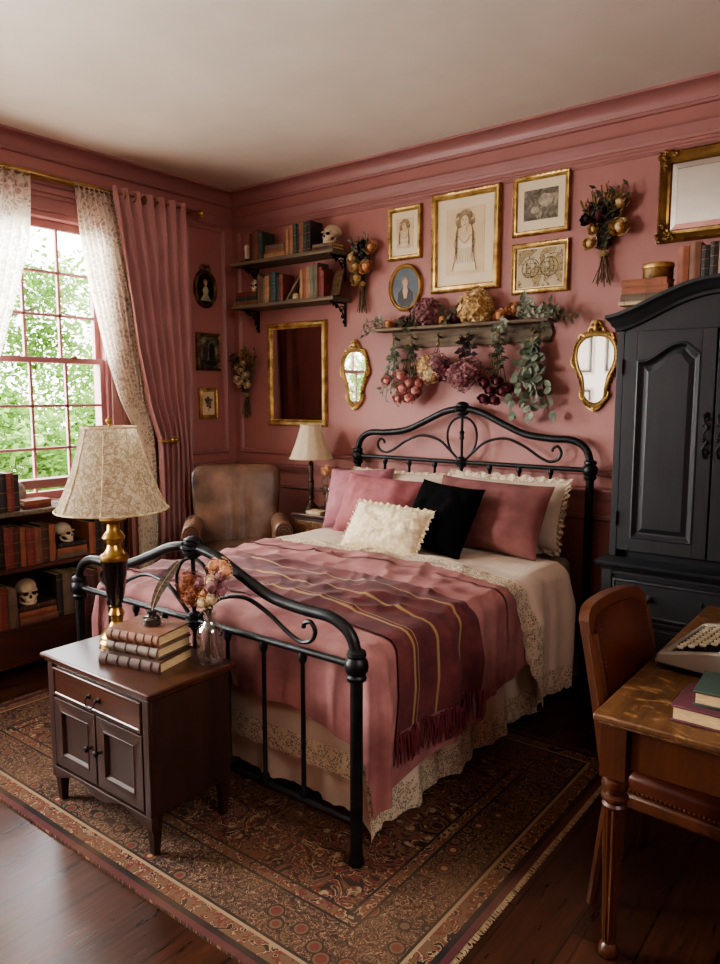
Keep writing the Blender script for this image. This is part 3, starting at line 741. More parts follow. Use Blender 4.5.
# ------------------------------------------------------------------ rug
rg = thing('oriental_rug', 'worn red and navy patterned oriental rug with pale fringe lying under the bed', 'rug', (-2.40, 2.27, 0))
def rugf(u, v): return ((2*u-1)*RHX, (2*v-1)*RHY, .010+.0015*nz(u*9, v*7))
m = MB(); m.grid(60, 44, rugf); q = [(-RHX, -RHY), (RHX, -RHY), (RHX, RHY), (-RHX, RHY)]
m.add([(x, y, .0) for x, y in q]+[(x, y, .0105) for x, y in q], [(0, 1, 5, 4), (1, 2, 6, 5), (2, 3, 7, 6), (3, 0, 4, 7)]); m.obj('pile', M['rug'], rg, smooth=60)
m = MB(); mr = MB()
for i in range(240):
    y = -RHY+2*RHY*i/239
    for sx in (-1, 1):
        (m if sx < 0 else mr).tube([(sx*(RHX-.004), y, .007), (sx*(RHX+.01), y+rnd.uniform(-.004, .004), .004), (sx*(RHX+.019), y+rnd.uniform(-.006, .006), .003)], [.0035, .003, .002], 4)
m.obj('fringe', M['fringe'], rg); mr.obj('fringe', M['fringe'], rg)
# ================================================================== cabinet at the foot of the bed
cb = thing('bedside_cabinet', 'dark wood two-door cabinet with one drawer standing at the foot of the bed', 'cabinet', (-2.39, 1.66, .012))
cw, cd0, cd1, ch = .325, -.175, .185, .618        # local: front at y = cd0
c = MB(); c.box(-cw, cw, cd0, cd1, .15, ch-.03)
c.obj('carcass', M['walnut'], cb, bevel=.004)
c = MB(); c.box(-cw-.025, cw+.025, cd0-.03, cd1+.02, ch-.018, ch); c.box(-cw-.014, cw+.014, cd0-.018, cd1+.012, ch-.034, ch-.018)
c.obj('top', M['walnut_top'], cb, bevel=.006, seg=3)
for x in (-cw, cw):
    c = MB(); c.box(min(x, x*.89), max(x, x*.89), cd0-.012, cd0, .15, ch-.034); c.obj('stile', M['walnut'], cb, bevel=.003)
c = MB(); ap = [(-cw, .15), (-cw, .10)] + [(-cw+.03+(2*cw-.06)*i/24, .105+.035*(math.cos((i/12-1)*PI*2)*-.5+.5)*(1 if True else 0) - .0*i) for i in range(25)] + [(cw, .10), (cw, .15)]
c.prism(ap, cd0-.012, cd0+.012); c.obj('apron', M['walnut'], cb, bevel=.002)
for x in (-1, 1):
    for y, s in ((cd0+.016, 0), (cd1-.022, 0)):
        c = MB(); c.taper((x*(cw-.024), y, 0), .013, (x*(cw-.022), y, .155), .022); c.obj('leg', M['walnut'], cb, bevel=.002)
dr = MB(); x0, x1, z0, z1 = -.285, .285, .455, .570
dr.box(x0, x1, cd0-.014, cd0+.002, z0, z1); dr.frame(x0, x1, z0, z1, [(0, 0), (.002, .003), (.012, .003), (.015, 0)], y=cd0-.014)
do = dr.obj('drawer', M['walnut_top'], cb, bevel=.002)
h = MB(); z = .512
for x in (-.03, .03): h.lathe([(0, 0), (.012, 0), (.012, .003), (.005, .006), (.006, .016), (0, .02)], (x, cd0-.014, z), 12, ax='y')
h2 = MB(); h2.add(h.v, h.f)
h2.tube(spline([(-.03, cd0-.03, z), (-.024, cd0-.036, z-.022), (0, cd0-.038, z-.03), (.024, cd0-.036, z-.022), (.03, cd0-.03, z)], 5), .0032, 6)
h2.obj('handle', M['iron_dark'], do)
for sx, x0, x1 in ((-1, -.285, -.004), (1, .004, .285)):
    d = MB(); z0, z1 = .165, .445; d.box(x0, x1, cd0-.004, cd0+.002, z0, z1)
    d.frame(x0, x1, z0, z1, [(0, 0), (0, .010), (.045, .010), (.048, .0125), (.053, .0115), (.06, 0)], y=cd0-.004)
    o = d.obj('door', M['walnut'], cb, bevel=.0015)
    k_ = MB(); k_.lathe([(.009, 0), (.006, .004), (.006, .012), (.012, .018), (.013, .024), (.008, .03), (0, .031)], (-sx*-.03, cd0-.016, .312), 12, ax='y')
    k_.obj('knob', M['iron_dark'], o)

# ------------------------------------------------------------------ table lamps
lp = thing('table_lamp', 'tall table lamp with black and brass body and large lace shade on the dark cabinet', 'lamp', (-2.585, 1.71, .630))
MB().lathe([(0, 0), (.072, 0), (.075, .016), (.065, .028), (.068, .038), (.055, .055), (.035, .075), (.023, .095), (.027, .115), (.033, .128), (.027, .142), (.022, .152), (.027, .16)], (0, 0, 0), 28).obj('base', M['brass'], lp)
MB().lathe([(.02, .128), (.034, .17), (.044, .24), (.051, .31), (.053, .325), (.0, .328)], (0, 0, .03), 28).obj('column', M['black_gloss'], lp)
MB().lathe([(0, .322), (.056, .322), (.058, .33), (.056, .342), (.04, .352), (.03, .37), (.026, .385), (.036, .4), (.047, .415), (.036, .432), (.026, .445), (.024, .47), (.03, .478), (.05, .484), (.052, .49), (.02, .494), (.015, .5), (.013, .58), (0, .58)], (0, 0, .03), 28).obj('neck', M['brass'], lp)
prof = [(.219, .56), (.206, .585), (.181, .64), (.158, .70), (.139, .76), (.122, .82), (.110, .868), (.106, .89)]
def shade(prof, panels, seg):
    m = MB(); vs = []; fs = []; n = len(prof)
    for r, z in prof:
        for k in range(seg):
            a = 2*PI*k/seg; q = (k*panels/seg) % 1; rr = r*(1-.035*math.sin(PI*q))
            vs.append((rr*math.cos(a), rr*math.sin(a), z))
    for i in range(n-1):
        for k in range(seg): k2 = (k+1) % seg; fs.append((i*seg+k, i*seg+k2, (i+1)*seg+k2, (i+1)*seg+k))
    return m.add(vs, fs)
o = shade(prof, 8, 48).obj('lamp_shade', M['shade_lace'], lp, smooth=180)
b = MB()
for k in range(8):
    a = 2*PI*k/8; b.tube([(r*1.004*math.cos(a), r*1.004*math.sin(a), z) for r, z in prof], .0028, 6)
for r, z in (prof[0], prof[-1]): b.tube([(r*1.002*math.cos(2*PI*i/40), r*1.002*math.sin(2*PI*i/40), z) for i in range(40)], .0045, 6, closed=True)
b.obj('piping', M['fl_cream'], o)
MB().lathe([(.004, .84), (.004, .872), (.011, .876), (.014, .886), (.009, .896), (0, .899)], (0, 0, .03), 12).obj('finial', M['brass'], lp)

# narrow bedside table with its lamp, beside the armchair
ns = thing('bedside_table', 'small wooden bedside table with one drawer between armchair and bed', 'bedside table', (-3.36, 3.93, 0)); ns.scale = (1, .84, 1)
c = MB(); c.box(-.152, .152, -.19, .19, .58, .80); c.obj('carcass', M['walnut'], ns, bevel=.003)
c = MB(); c.box(-.165, .165, -.21, .2, .80, .825); c.obj('top', M['walnut_top'], ns, bevel=.006)
d = MB(); d.box(-.135, .135, -.2, -.188, .64, .775); o = d.obj('drawer', M['oak'], ns, bevel=.003)
k_ = MB(); k_.ball((0, -.212, .71), .012, 10, 7); k_.obj('knob', M['brass'], o)
for x in (-.13, .13):
    for y in (-.165, .165): MB().taper((x, y, 0), .012, (x, y, .59), .02).obj('leg', M['walnut'], ns)
l2 = thing('table_lamp', 'smaller lamp with turned dark stem and plain cream shade on the small bedside table', 'lamp', (-3.462, 3.91, .825))
MB().lathe([(0, 0), (.06, 0), (.061, .012), (.05, .02), (.046, .03), (.03, .042), (.018, .055), (.014, .075)], (0, 0, 0), 22).obj('base', M['bronze'], l2)
MB().lathe([(.013, .075), (.022, .085), (.022, .095), (.014, .105), (.017, .15), (.021, .19), (.016, .2), (.024, .21), (.016, .22), (.015, .26), (.02, .31), (.015, .325), (.02, .335), (.01, .35), (.01, .40), (0, .40)], (0, 0, 0), 16).obj('stem', M['bronze'], l2)
pr2 = [(.155, .375), (.14, .415), (.118, .47), (.094, .54), (.076, .60), (.072, .612)]
o = shade(pr2, 12, 48).obj('lamp_shade', M['shade_plain'], l2, smooth=180)
b = MB()
for r, z in (pr2[0], pr2[-1]): b.tube([(r*1.0*math.cos(2*PI*i/40), r*1.0*math.sin(2*PI*i/40), z) for i in range(40)], .004, 6, closed=True)
b.obj('piping', M['shade_plain'], o)

# ------------------------------------------------------------------ leather armchair, turned 45 degrees out of the corner
ac = thing('armchair', 'worn brown leather armchair with rolled arms standing in the corner', 'armchair', (-3.745, 3.455, 0), 48); ac.scale = (.90, .92, 1)
# local: faces -y; back at +y
def cush(w, d, h, r=.06, n=20, bulge=.03):      # soft block centred at the origin, bottom at 0
    m = MB()
    def P(p):
        e = 5.; q = (abs(p.x)**e+abs(p.y)**e+abs(p.z)**e)**(1/e) if p.length else 1
        p = p/q; return Vector((p.x, p.y, p.z*(1+bulge*(1-p.x*p.x)*(1-p.y*p.y))))
    m.ball((0, 0, h/2), (w/2, d/2, h/2), 40, 24, fn=P); return m
m = MB(); m.box(-.34, .34, -.29, .28, .12, .46); fr_ = m.obj('frame', M['leather'], ac, bevel=.03)
m = cush(.54, .60, .17); m2 = MB(); m2.M = T(0, -.05, .46); m2.add(m.v, m.f); m2.obj('seat', M['leather'], ac, smooth=180)
def backf(p):
    e = 9.; q = (abs(p.x)**e+abs(p.y)**e+abs(p.z)**e)**(1/e); p = p/q
    zz = (p.z+1)/2; wd = .80+.20*zz
    crease = 0
    if p.y < -.6: crease = .16*sum(math.exp(-((p.x*.36-a)/.012)**2) for a in (-.03, .02, .065))*math.exp(-((zz-.5)/.22)**2)
    return Vector((p.x*wd, p.y*(1-.25*zz)+crease*1.6-.25*(1-p.x*p.x)*(1-(2*zz-1)**2)*(p.y < 0), p.z))
m = MB(); m.M = T(0, .24, .75) @ RX(-9); m.ball((0, 0, 0), (.365, .10, .40), 64, 36, fn=backf); m.obj('backrest', M['leather'], ac, smooth=180)
for sx in (-1, 1):
    m = MB(); n = 18
    prof = [(sx*.27, .30), (sx*.27, .70)] + [(sx*(.335-.072*math.cos(a)), .735+.075*math.sin(a)) for a in [PI*i/10*1.25 for i in range(11)]] + [(sx*.385, .66), (sx*.37, .3)]
    if sx > 0: prof.reverse()
    def yy(z): return -.27
    m.M = T(0, 0, .0); m.prism(prof, -.28, .17); o = m.obj('arm', M['leather'], ac, bevel=.018, seg=3)
    s = MB(); s.cbox(sx*.33, -.279, .56, .09, .006, .36)
    for r_ in (.058, .036, .014): s.tube([(sx*.335+r_*math.cos(2*PI*i/20), -.283, .735+r_*math.sin(2*PI*i/20)) for i in range(20)], .006, 6, closed=True)
    for i in range(9): s.ball((sx*.335+(.03 if i % 2 else -.03), -.284, .42+i*.03), .006, 6, 4)
    s.obj('arm_scroll', M['leather_red'], o)
for x in (-.28, .28):
    for y in (-.24, .24): MB().lathe([(.018, 0), (.026, .03), (.022, .08), (.028, .13)], (x, y, 0), 12).obj('leg', M['walnut'], ac)

# ------------------------------------------------------------------ armoire
AX0, AX1, AY = -1.215, -.315, 3.60; ac_ = (AX0+AX1)/2
ar = thing('armoire', 'tall blue-black painted armoire with arched cornice, panelled doors and drawers', 'wardrobe', (ac_, 3.85, 0))
hw = hw_a = (AX1-AX0)/2; yf = AY-3.85; yb = .255
def crown(u):            # local x in [-1,1] -> top height of the bonnet
    a = abs(u); return 1.99+.157*(.06+.94*max(0, math.cos(PI/2*min(1, a)))**1.5)
c = MB(); c.box(-hw, -hw+.03, yf, yb, .84, 1.98).box(hw-.03, hw, yf, yb, .84, 1.98).box(-hw+.03, hw-.03, yb-.02, yb, .84, 1.98)
top = [(-hw+2*hw*i/40, crown(-1+2*i/40)-.01) for i in range(41)]
c.prism([(-hw, 1.93)]+top+[(hw, 1.93)], yf+.004, yb); c.box(-hw+.03, hw-.03, yf+.04, yb-.02, .84, .88)
c.box(-hw+.03, hw-.03, yf+.03, yf+.045, .88, 1.95); c.box(-hw, -hw+.035, yf-.006, yf, .86, 1.95); c.box(hw-.035, hw, yf-.006, yf, .86, 1.95)
c.obj('carcass', M['navy'], ar, smooth=20, bevel=.003)
# cornice: profile swept along the bonnet curve, returned along the sides
c = MB(); prof = [(0, -.055), (.010, -.05), (.013, -.035), (.025, -.025), (.03, -.01), (.043, .004), (.05, .01), (.05, .026), (.0, .03)]
N = 48; us = [-1+2*i/N for i in range(N+1)]; vs = []; fs = []
path = [(-hw, yb, -1, 0)] + [(u*hw, yf, 0, -1) for u in us] + [(hw, yb, 1, 0)]
for i, (x, y, nx, ny) in enumerate(path):
    zt = crown(x/hw)
    for d_, h_ in prof:
        if i in (0, len(path)-1): p = (x+nx*d_, y, zt+h_)
        else:
            ex = -d_ if i == 1 else d_ if i == len(path)-2 else d_*(x/hw)*.9
            p = (x+ex, y-d_, zt+h_)
        vs.append(p)
n = len(prof)
for i in range(len(path)-1):
    for k_ in range(n-1): fs.append((i*n+k_, i*n+k_+1, (i+1)*n+k_+1, (i+1)*n+k_))
c.add(vs, fs); tp = [(x, y) for x, y, _, _ in path]
vs = []; fs = []
for i in range(N+1):
    u = us[i]; z = crown(u)+.03; vs += [(u*hw, yf, z), (u*hw, yb, z)]
for i in range(N): fs.append((2*i, 2*i+2, 2*i+3, 2*i+1))
c.add(vs, fs); c.obj('cornice', M['navy'], ar, smooth=35)
# doors with shaped panels
for sx in (-1, 1):
    x0, x1 = (-hw+.04, -.004) if sx < 0 else (.004, hw-.04)
    z0, z1 = .895, 1.945
    d = MB(); wq = x1-x0
    def outl(i_, shoulder=.0):
        # inset outline with an ogee top rising towards the centre stile
        a0, a1 = x0+i_, x1-i_; pts = [(a0, z0+i_), (a1, z0+i_)]
        ins, out = (a1, a0) if sx < 0 else (a0, a1)
        top = []
        for k_ in range(21):
            t = k_/20; xx = out+(ins-out)*t
            if t < .12: zz = z1-.135
            elif t < .82: zz = z1-.135+.075*(.5-.5*math.cos(PI*(t-.12)/.7)) + .02*math.sin(PI*(t-.12)/.7)
            else: zz = z1-.06-.045*((t-.82)/.18)**.7
            top.append((xx, zz-(i_-.06)))
        return pts + (list(reversed(top)) if sx < 0 else top[::-1])
    O = [outl(.06), outl(.068), outl(.085), outl(.092), outl(.115)]
    hs = [.02, .024, .008, .006, .016]
    # slab with frame
    d.box(x0, x1, yf-.004, yf+.02, z0, z1)
    n = len(O[0]); cc = MB(); vs = []; fs = []
    # outer border ring: project the first outline out to the door rectangle
    rect = []
    for (x, z) in O[0]:
        rect.append((x0 if abs(x-(x0+.06)) < .012 and False else x, z))
    vs += [(x, yf-hs[0], z) for x, z in O[0]]
    for q in range(1, 5): vs += [(x, yf-hs[q], z) for x, z in O[q]]
    for q in range(4):
        for k_ in range(n): k2 = (k_+1) % n; fs.append((q*n+k_, q*n+k2, (q+1)*n+k2, (q+1)*n+k_))
    fs.append(tuple(4*n+k_ for k_ in range(n)))
    d.add(vs, fs)
    # rails and stiles in front of the slab
    d.box(x0, x0+.06, yf-.02, yf-.004, z0, z1); d.box(x1-.06, x1, yf-.02, yf-.004, z0, z1); d.box(x0+.06, x1-.06, yf-.02, yf-.004, z0, z0+.06)
    topo = O[0][2:]; topo = sorted(topo); d.prism([(x0+.06, z1)]+topo+[(x1-.06, z1)], yf-.02, yf-.004)
    o = d.obj('door', M['navy'], ar, smooth=8, bevel=.0015)
    hx = -.03 if sx < 0 else .03
    h = MB(); 
    for zz in (1.37, 1.56): h.lathe([(.013, -.004), (.014, .0), (.011, .006), (0, .008)], (hx, yf-.018, zz), 10, ax='y')
    h.tube(spline([(hx, yf-.024, 1.36), (hx-.01, yf-.03, 1.4), (hx+.008, yf-.036, 1.44), (hx-.006, yf-.04, 1.47), (hx+.008, yf-.036, 1.5), (hx-.01, yf-.03, 1.53), (hx, yf-.024, 1.57)], 4), .0045, 6)
    for zz in (1.39, 1.43, 1.5, 1.54): h.ball((hx+.008, yf-.028, zz), (.01, .007, .01), 8, 6); h.ball((hx-.009, yf-.028, zz+.014), (.008, .006, .009), 8, 6)
    h.obj('handle', M['iron_dark'], o)
    for zz in (1.05, 1.78):
        h = MB(); h.tube([(sx*(hw-.036), yf-.026, zz-.035), (sx*(hw-.036), yf-.026, zz+.035)], .006, 8); h.obj('hinge', M['iron_dark'], o)
# lower chest
c = MB(); bw = hw+.02; byf = yf-.04
c.box(-bw, bw, byf+.012, yb, .08, .80); c.box(-bw, -bw+.05, byf, byf+.012, .08, .8); c.box(bw-.05, bw, byf, byf+.012, .08, .8)
for z in (.08, .305, .55, .775): c.box(-bw+.05, bw-.05, byf, byf+.012, z-.012+.01, z+.014)
c.obj('base', M['navy'], ar, smooth=0, bevel=.003)
c = MB(); pf = [(0, .795), (.01, .8), (.014, .81), (.026, .818), (.03, .828), (.03, .838), (.01, .845), (-.02, .86)]
vs = []; fs = []
for x, y, nx, ny in ((-bw, yb, -1, 0), (-bw, byf, -1, -1), (bw, byf, 1, -1), (bw, yb, 1, 0)): vs += [(x+nx*d_, y+ny*d_, z) for d_, z in pf]
for i in range(3):
    for k_ in range(len(pf)-1): fs.append((i*8+k_, i*8+k_+1, (i+1)*8+k_+1, (i+1)*8+k_))
c.add(vs, fs); c.box(-bw, bw, byf, yb, .8, .845); c.obj('waist_moulding', M['navy'], ar, smooth=30)
for z0, z1 in ((.575, .76), (.33, .535), (.105, .29)):
    d = MB(); d.box(-bw+.055, bw-.055, byf-.002, byf+.012, z0, z1); d.frame(-bw+.055, bw-.055, z0, z1, [(0, 0), (.004, .006), (.012, .008), (.018, .004)], y=byf-.002); d.box(-bw+.073, bw-.073, byf-.006, byf-.002, z0+.018, z1-.018)
    o = d.obj('drawer', M['navy'], ar, smooth=30)
    for x in (-.235, .235):
        h = MB(); h.lathe([(.016, 0), (.017, .003), (.007, .006), (.007, .016), (.015, .022), (.016, .028), (0, .036)], (x, byf-.006, (z0+z1)/2+.01), 12, ax='y'); h.obj('knob', M['iron'], o)
    h = MB(); h.ball((0, byf-.007, (z0+z1)/2+.02), (.01, .004, .014), 10, 7); h.obj('keyhole', M['iron_dark'], o)
for x in (-bw+.05, bw-.05):
    for y in (byf+.05, yb-.05): MB().lathe([(.03, 0), (.042, .02), (.044, .045), (.03, .06), (.034, .082)], (x, y, 0), 14).obj('foot', M['navy'], ar)

# ------------------------------------------------------------------ writing desk and chair
DX, DY0, DY1, DH = -.695, 1.975, 3.335, .755
dk = thing('writing_desk', 'worn brown wooden writing desk with turned fluted legs at the right', 'desk', (-.36, 2.655, 0))
x0, x1, y0, y1 = -.335, .335, -.68, .68
c = MB(); c.box(x0, x1, y0, y1, DH-.02, DH); c.box(x0+.012, x1-.012, y0+.012, y1-.012, DH-.032, DH-.02)
c.obj('top', M['oak'], dk, bevel=.007, seg=3)
c = MB(); z0, z1 = .60, DH-.032
c.box(x0+.10, x1-.10, y0+.035, y0+.055, z0, z1).box(x0+.10, x1-.10, y1-.055, y1-.035, z0, z1).box(x0+.035, x0+.055, y0+.10, y1-.10, z0+.03, z1).box(x1-.055, x1-.035, y0+.1, y1-.1, z0, z1)
c.obj('apron', M['oak_leg'], dk, smooth=0, bevel=.003)
for x in (x0+.055, x1-.055):
    for y in (y0+.055, y1-.055):
        l = MB(); l.cbox(x, y, .645, .072, .072, .156)
        l.lathe([(.022, .0), (.027, .006), (.03, .02), (.026, .035), (.018, .045), (.02, .06)], (x, y, 0), 16)
        l.lathe([(.02, .06), (.024, .2), (.031, .41), (.033, .47)], (x, y, 0), 48, flute=.16, flute_n=12)
        l.lathe([(.033, .47), (.036, .478), (.03, .486), (.038, .497), (.038, .505), (.026, .512), (.033, .522), (.039, .538), (.035, .555), (.026, .562), (.034, .568)], (x, y, 0), 20)
        l.obj('leg', M['oak_leg'], dk, smooth=35, bevel=0)
# chair pushed in under the desk from the left (local: faces +x)
chr_ = thing('desk_chair', 'wooden desk chair with oxblood leather back pushed under the desk', 'chair', (-.52, 2.41, 0), -5)
def lean(z): return -.205-.10*max(0, (z-.42)/.55)**1.2
b = MB()   # frame of the back: stiles + curved crest
for sy in (-1, 1):
    pts = [(-.175-.05*(1-z/.42) if z < .42 else lean(z)+.03, sy*.205, z) for z in (0, .15, .3, .42, .6, .75, .9)]
    s = MB(); s.tube(spline(pts, 4), [.017+.005*min(1, i/12) for i in range(25)], 8); s.obj('rear_leg', M['oak_leg'], chr_)
def backpanel(inset, th, zlo, ztop, x_off):
    m = MB(); N = 24
    def f(u, v, s):
        a = 2*u-1; z = zlo+(ztop-zlo)*v
        y = a*(.225-inset)
        zz = z - (.035*abs(a)**9*v) + .010*v*(1-a*a)
        return (lean(zz)+.02+x_off+s*th/2 - .018*(1-a*a), y, zz)
    m.grid(N, N, lambda u, v: f(u, v, 1)); m.grid(N, N, lambda u, v: f(u, v, -1))
    m.grid(N, 1, lambda u, v: f(u, 1, 2*v-1)); m.grid(N, 1, lambda u, v: f(u, 0, 2*v-1)); m.grid(N, 1, lambda v, u: f(0, v, 2*u-1)); m.grid(N, 1, lambda v, u: f(1, v, 2*u-1))
    return m
backpanel(0, .034, .50, .975, 0).obj('back_frame', M['oak_leg'], chr_, smooth=50)
p = backpanel(.035, .05, .535, .94, 0).obj('back_pad', M['leather_red'], chr_, smooth=60)
s = MB()
for i in range(26):
    z = .55+.36*i/25
    for sy in (-1, 1):
        for sd in (-.031, .031): s.ball((lean(z)+.02+sd, sy*.182, z), .0026, 6, 4)
s.obj('nailheads', M['gold_dark'], p)
m = cush(.44, .45, .085, bulge=.25); m2 = MB(); m2.M = T(.02, 0, .415); m2.add(m.v, m.f); st = m2.obj('seat', M['leather_red'], chr_, smooth=180)
s = MB()
for i in range(30):
    x = -.18+.4*i/29
    for sy in (-1, 1): s.ball((x, sy*.226, .44), .0042, 6, 4)
s.obj('nailheads', M['brass'], st)
c = MB(); c.box(-.19, .235, -.22, .22, .375, .425); c.obj('seat_frame', M['oak_leg'], chr_, bevel=.012)
for sy in (-1, 1): MB().taper((.205, sy*.195, 0), .013, (.205, sy*.195, .38), .021).obj('front_leg', M['oak_leg'], chr_)

# ------------------------------------------------------------------ low bookcase under the window
bc = thing('low_bookcase', 'long low mahogany bookcase filled with old books under the window', 'bookcase', (-4.32, 1.87, 0))
y0, y1, xb, xf = -.12, 1.03, -.135, .155
c = MB(); c.box(xb, xf, y0, y0+.03, .0, .945).box(xb, xf, y1-.03, y1, 0, .945).box(xb, xb+.012, y0+.03, y1-.03, .1, .945); c.obj('carcass', M['shelfwood'], bc, bevel=.003)
MB().box(xb-.0, xf+.015, y0-.01, y1+.012, .945, .972).obj('top', M['greywood'], bc, bevel=.005)
for z in (.255, .61): MB().box(xb+.012, xf-.004, y0+.03, y1-.03, z, z+.026).obj('shelf', M['shelfwood'], bc, bevel=.003)
MB().box(xb, xf+.004, y0+.03, y1-.03, .05, .255).obj('plinth', M['shelfwood'], bc, smooth=0, bevel=.004)
# ================================================================== books
def book_mesh(th, dp, ht, bands=3, flat=False):
    """upright book: spine faces -y, thickness along x, from the origin's left bottom edge; material 0 cover, 1 pages, 2 tooling"""
    m = MB(); c = min(.004, th*.14); o = .004
    m.box(0, c, 0, dp, 0, ht); m.box(th-c, th, 0, dp, 0, ht)
    n = 5; pts = [(c+(th-2*c)*i/n, -.25*th*math.sin(PI*i/n)*.5) for i in range(n+1)]
    m.prism([(0, 0)]+[(0, -.001)]+pts[1:-1]+[(th, -.001), (th, 0), (th-c, .004), (c, .004)], 0, ht, plane='xy')
    m.box(c, th-c, .003, dp-o, o, ht-o, 1)
    for i in range(bands):
        z = ht*(.12+.76*i/max(1, bands-1)) if bands > 1 else ht*.8
        h = ht*.007
        q = [(x, y-.0012) for x, y in pts]
        m.prism([(-.0006, 0), (-.0006, -.0015)]+q[1:-1]+[(th+.0006, -.0015), (th+.0006, 0)], z-h, z+h, plane='xy', mi=2)
    return m
CN = {'b': '664535', 'd': '3a261d', 'r': '643029', 'g': '2a3831', 't': '8a6a4c', 'k': '23201f', 'u': '33454a', 'm': '4a2630', 'o': '7a4a36', 'y': 'a39070', 's': '574a3d', 'l': '5c6256'}
CW = {'b': 'brown', 'd': 'dark brown', 'r': 'red', 'g': 'dark green', 't': 'tan', 'k': 'black', 'u': 'blue-green', 'm': 'maroon', 'o': 'orange-brown', 'y': 'straw-coloured', 's': 'grey-brown', 'l': 'sage'}
ORD = 'first second third fourth fifth sixth seventh eighth ninth tenth eleventh twelfth thirteenth fourteenth fifteenth sixteenth seventeenth eighteenth nineteenth twentieth'.split()
def book(th, dp, ht, key, label, loc, M4=None, group=None, bands=3):
    m = book_mesh(th, dp, ht, bands)
    o = m.obj('book', [book_mat(CN[key]), M['page'], M['foil']], None, smooth=30)
    o.matrix_world = T(*loc) @ (M4 or Matrix.Identity(4))
    tag(o, label, 'book', group); return o
def row(keys, x0, x1, y, z, hts, where, group, dp=.15, M4=None, ths=None, jit=.012, toward=-1, start=0):
    """upright books from x0 to x1, spines at y; M4 places the local row"""
    n = len(keys); q = random.Random(len(where)*7+n); ws = ths or [q.uniform(.7, 1.3) for _ in keys]; s = (x1-x0)/sum(ws); x = x0
    for i, k_ in enumerate(keys):
        th = ws[i]*s; ht = hts[i] if isinstance(hts, (list, tuple)) else hts*q.uniform(.86, 1.04)
        L = T(x+.0006, y+q.uniform(0, jit), z)
        o = book(th-.0012, dp*q.uniform(.92, 1.0), ht, k_, '%s book, %s from left %s' % (CW[k_], ORD[i+start], where), (0, 0, 0), (M4 or Matrix.Identity(4)) @ L, group, bands=q.choice((2, 3, 4)))
        x += th
def stack(items, where, group, place, spine_rot=0):
    """flat books from the bottom up; items = (thickness, length, depth, key); place = matrix at the bottom centre, spine towards -y"""
    z = 0; q = random.Random(len(where))
    pos = ['lowest', 'second from the bottom', 'third from the bottom', 'fourth from the bottom', 'fifth from the bottom']
    for i, (th, ln, dp, k_) in enumerate(items):
        p = 'topmost' if i == len(items)-1 else pos[i]
        # lay the upright book on its side: its height runs along x
        L = T(-ln/2+q.uniform(-.006, .006), -dp/2+q.uniform(-.006, .006), z+th) @ RY(90)
        o = book(th-.0008, dp, ln, k_, '%s book, %s %s' % (CW[k_], p, where), (0, 0, 0), place @ L, group); z += th
    return z
# ------------------------------------------------------------------ skulls
def skull_parts(t, s=1.0, face_mat=None):
    """a skull facing -y, about 0.15 m long at s = 1, resting on z = 0"""
    def cr(p):
        y = p.y; z = p.z
        k_ = 1-.16*max(0, -y)-.05*max(0, z)**2
        zz = z*(1 if z > 0 else .72)
        return Vector((p.x*k_*(1+.06*y), y*1.0, zz))
    m = MB(); m.M = Matrix.Scale(s, 4)
    m.ball((0, .018, .092), (.066, .084, .066), 26, 18, fn=cr)
    m.ball((0, -.040, .052), (.044, .034, .034), 18, 12)                       # cheek and upper jaw
    m.ball((0, -.052, .030), (.030, .026, .024), 16, 10)
    for sx in (-1, 1):
        m.ball((sx*.045, -.030, .055), (.014, .030, .009), 10, 8)              # cheekbone
        m.ball((sx*.027, -.058, .092), (.025, .016, .008), 12, 8)              # brow ridge
        m.tube(spline([(sx*.046, .01, .045), (sx*.046, -.006, .018), (sx*.034, -.04, .008), (sx*.012, -.066, .008)], 5), [.010]*16, 8)
    m.ball((0, -.068, .010), (.020, .012, .011), 12, 8)
    m.tube([(0, -.068, .082), (0, -.078, .068)], [.006, .005], 8)
    m.obj('cranium', M['bone'], t, smooth=180)
    d = MB(); d.M = Matrix.Scale(s, 4)
    for sx in (-1, 1): d.ball((sx*.0245, -.0565, .075), (.0165, .0175, .0155), 12, 8)
    d.ball((0, -.0735, .055), (.0085, .006, .012), 8, 6); d.ball((0, -.062, .0215), (.026, .014, .003), 10, 6)
    d.obj('eye_sockets', M['socket_shade'], t, smooth=180)  # solid dark balls, shade of eyes, nose and mouth put into the colour
    e = MB(); e.M = Matrix.Scale(s, 4)
    for i in range(8):
        a = (i-3.5)/3.5; e.cbox(a*.021, -.0755+.012*a*a, .028, .0048, .006, .011); e.cbox(a*.019, -.0755+.012*a*a, .0165, .0044, .006, .009)
    e.obj('teeth', M['bone'], t, smooth=0)
def skull(label, loc, rz, s=1.0, group='skulls'):
    t = thing('skull', label, 'skull', loc, rz, group); skull_parts(t, s); return t

# ------------------------------------------------------------------ books in the low bookcase (spines face +x)
BCM = T(-4.18, 0, 0) @ RZ(90)          # local x -> +y, local -y -> +x
g2, g3, g1 = 'books on the middle shelf of the low bookcase', 'books on the lowest shelf of the low bookcase', 'books on top of the low bookcase'
row('drkrdorbdo', 1.905, 2.365, .0, .637, [.235, .24, .25, .24, .235, .235, .22, .22, .23, .225], 'in the main upright row, middle bookcase shelf', g2, .2, BCM)
z = stack([(.034, .21, .16, 's'), (.033, .20, .155, 'o'), (.03, .205, .15, 'k')], 'of the flat stack, middle bookcase shelf', g2, T(-4.265, 2.478, .637) @ RZ(90))
skull('small brown skull turned sideways on the book stack on the middle shelf', (-4.255, 2.465, .637+z), 112, .75)
row('okdbkrd', 2.592, 2.855, .0, .637, .225, 'in the right-end group, middle bookcase shelf', g2, .2, BCM)
row('kdrors', 1.845, 2.105, .0, .282, [.24, .25, .25, .245, .25, .235], 'in the left group, lowest bookcase shelf', g3, .2, BCM)
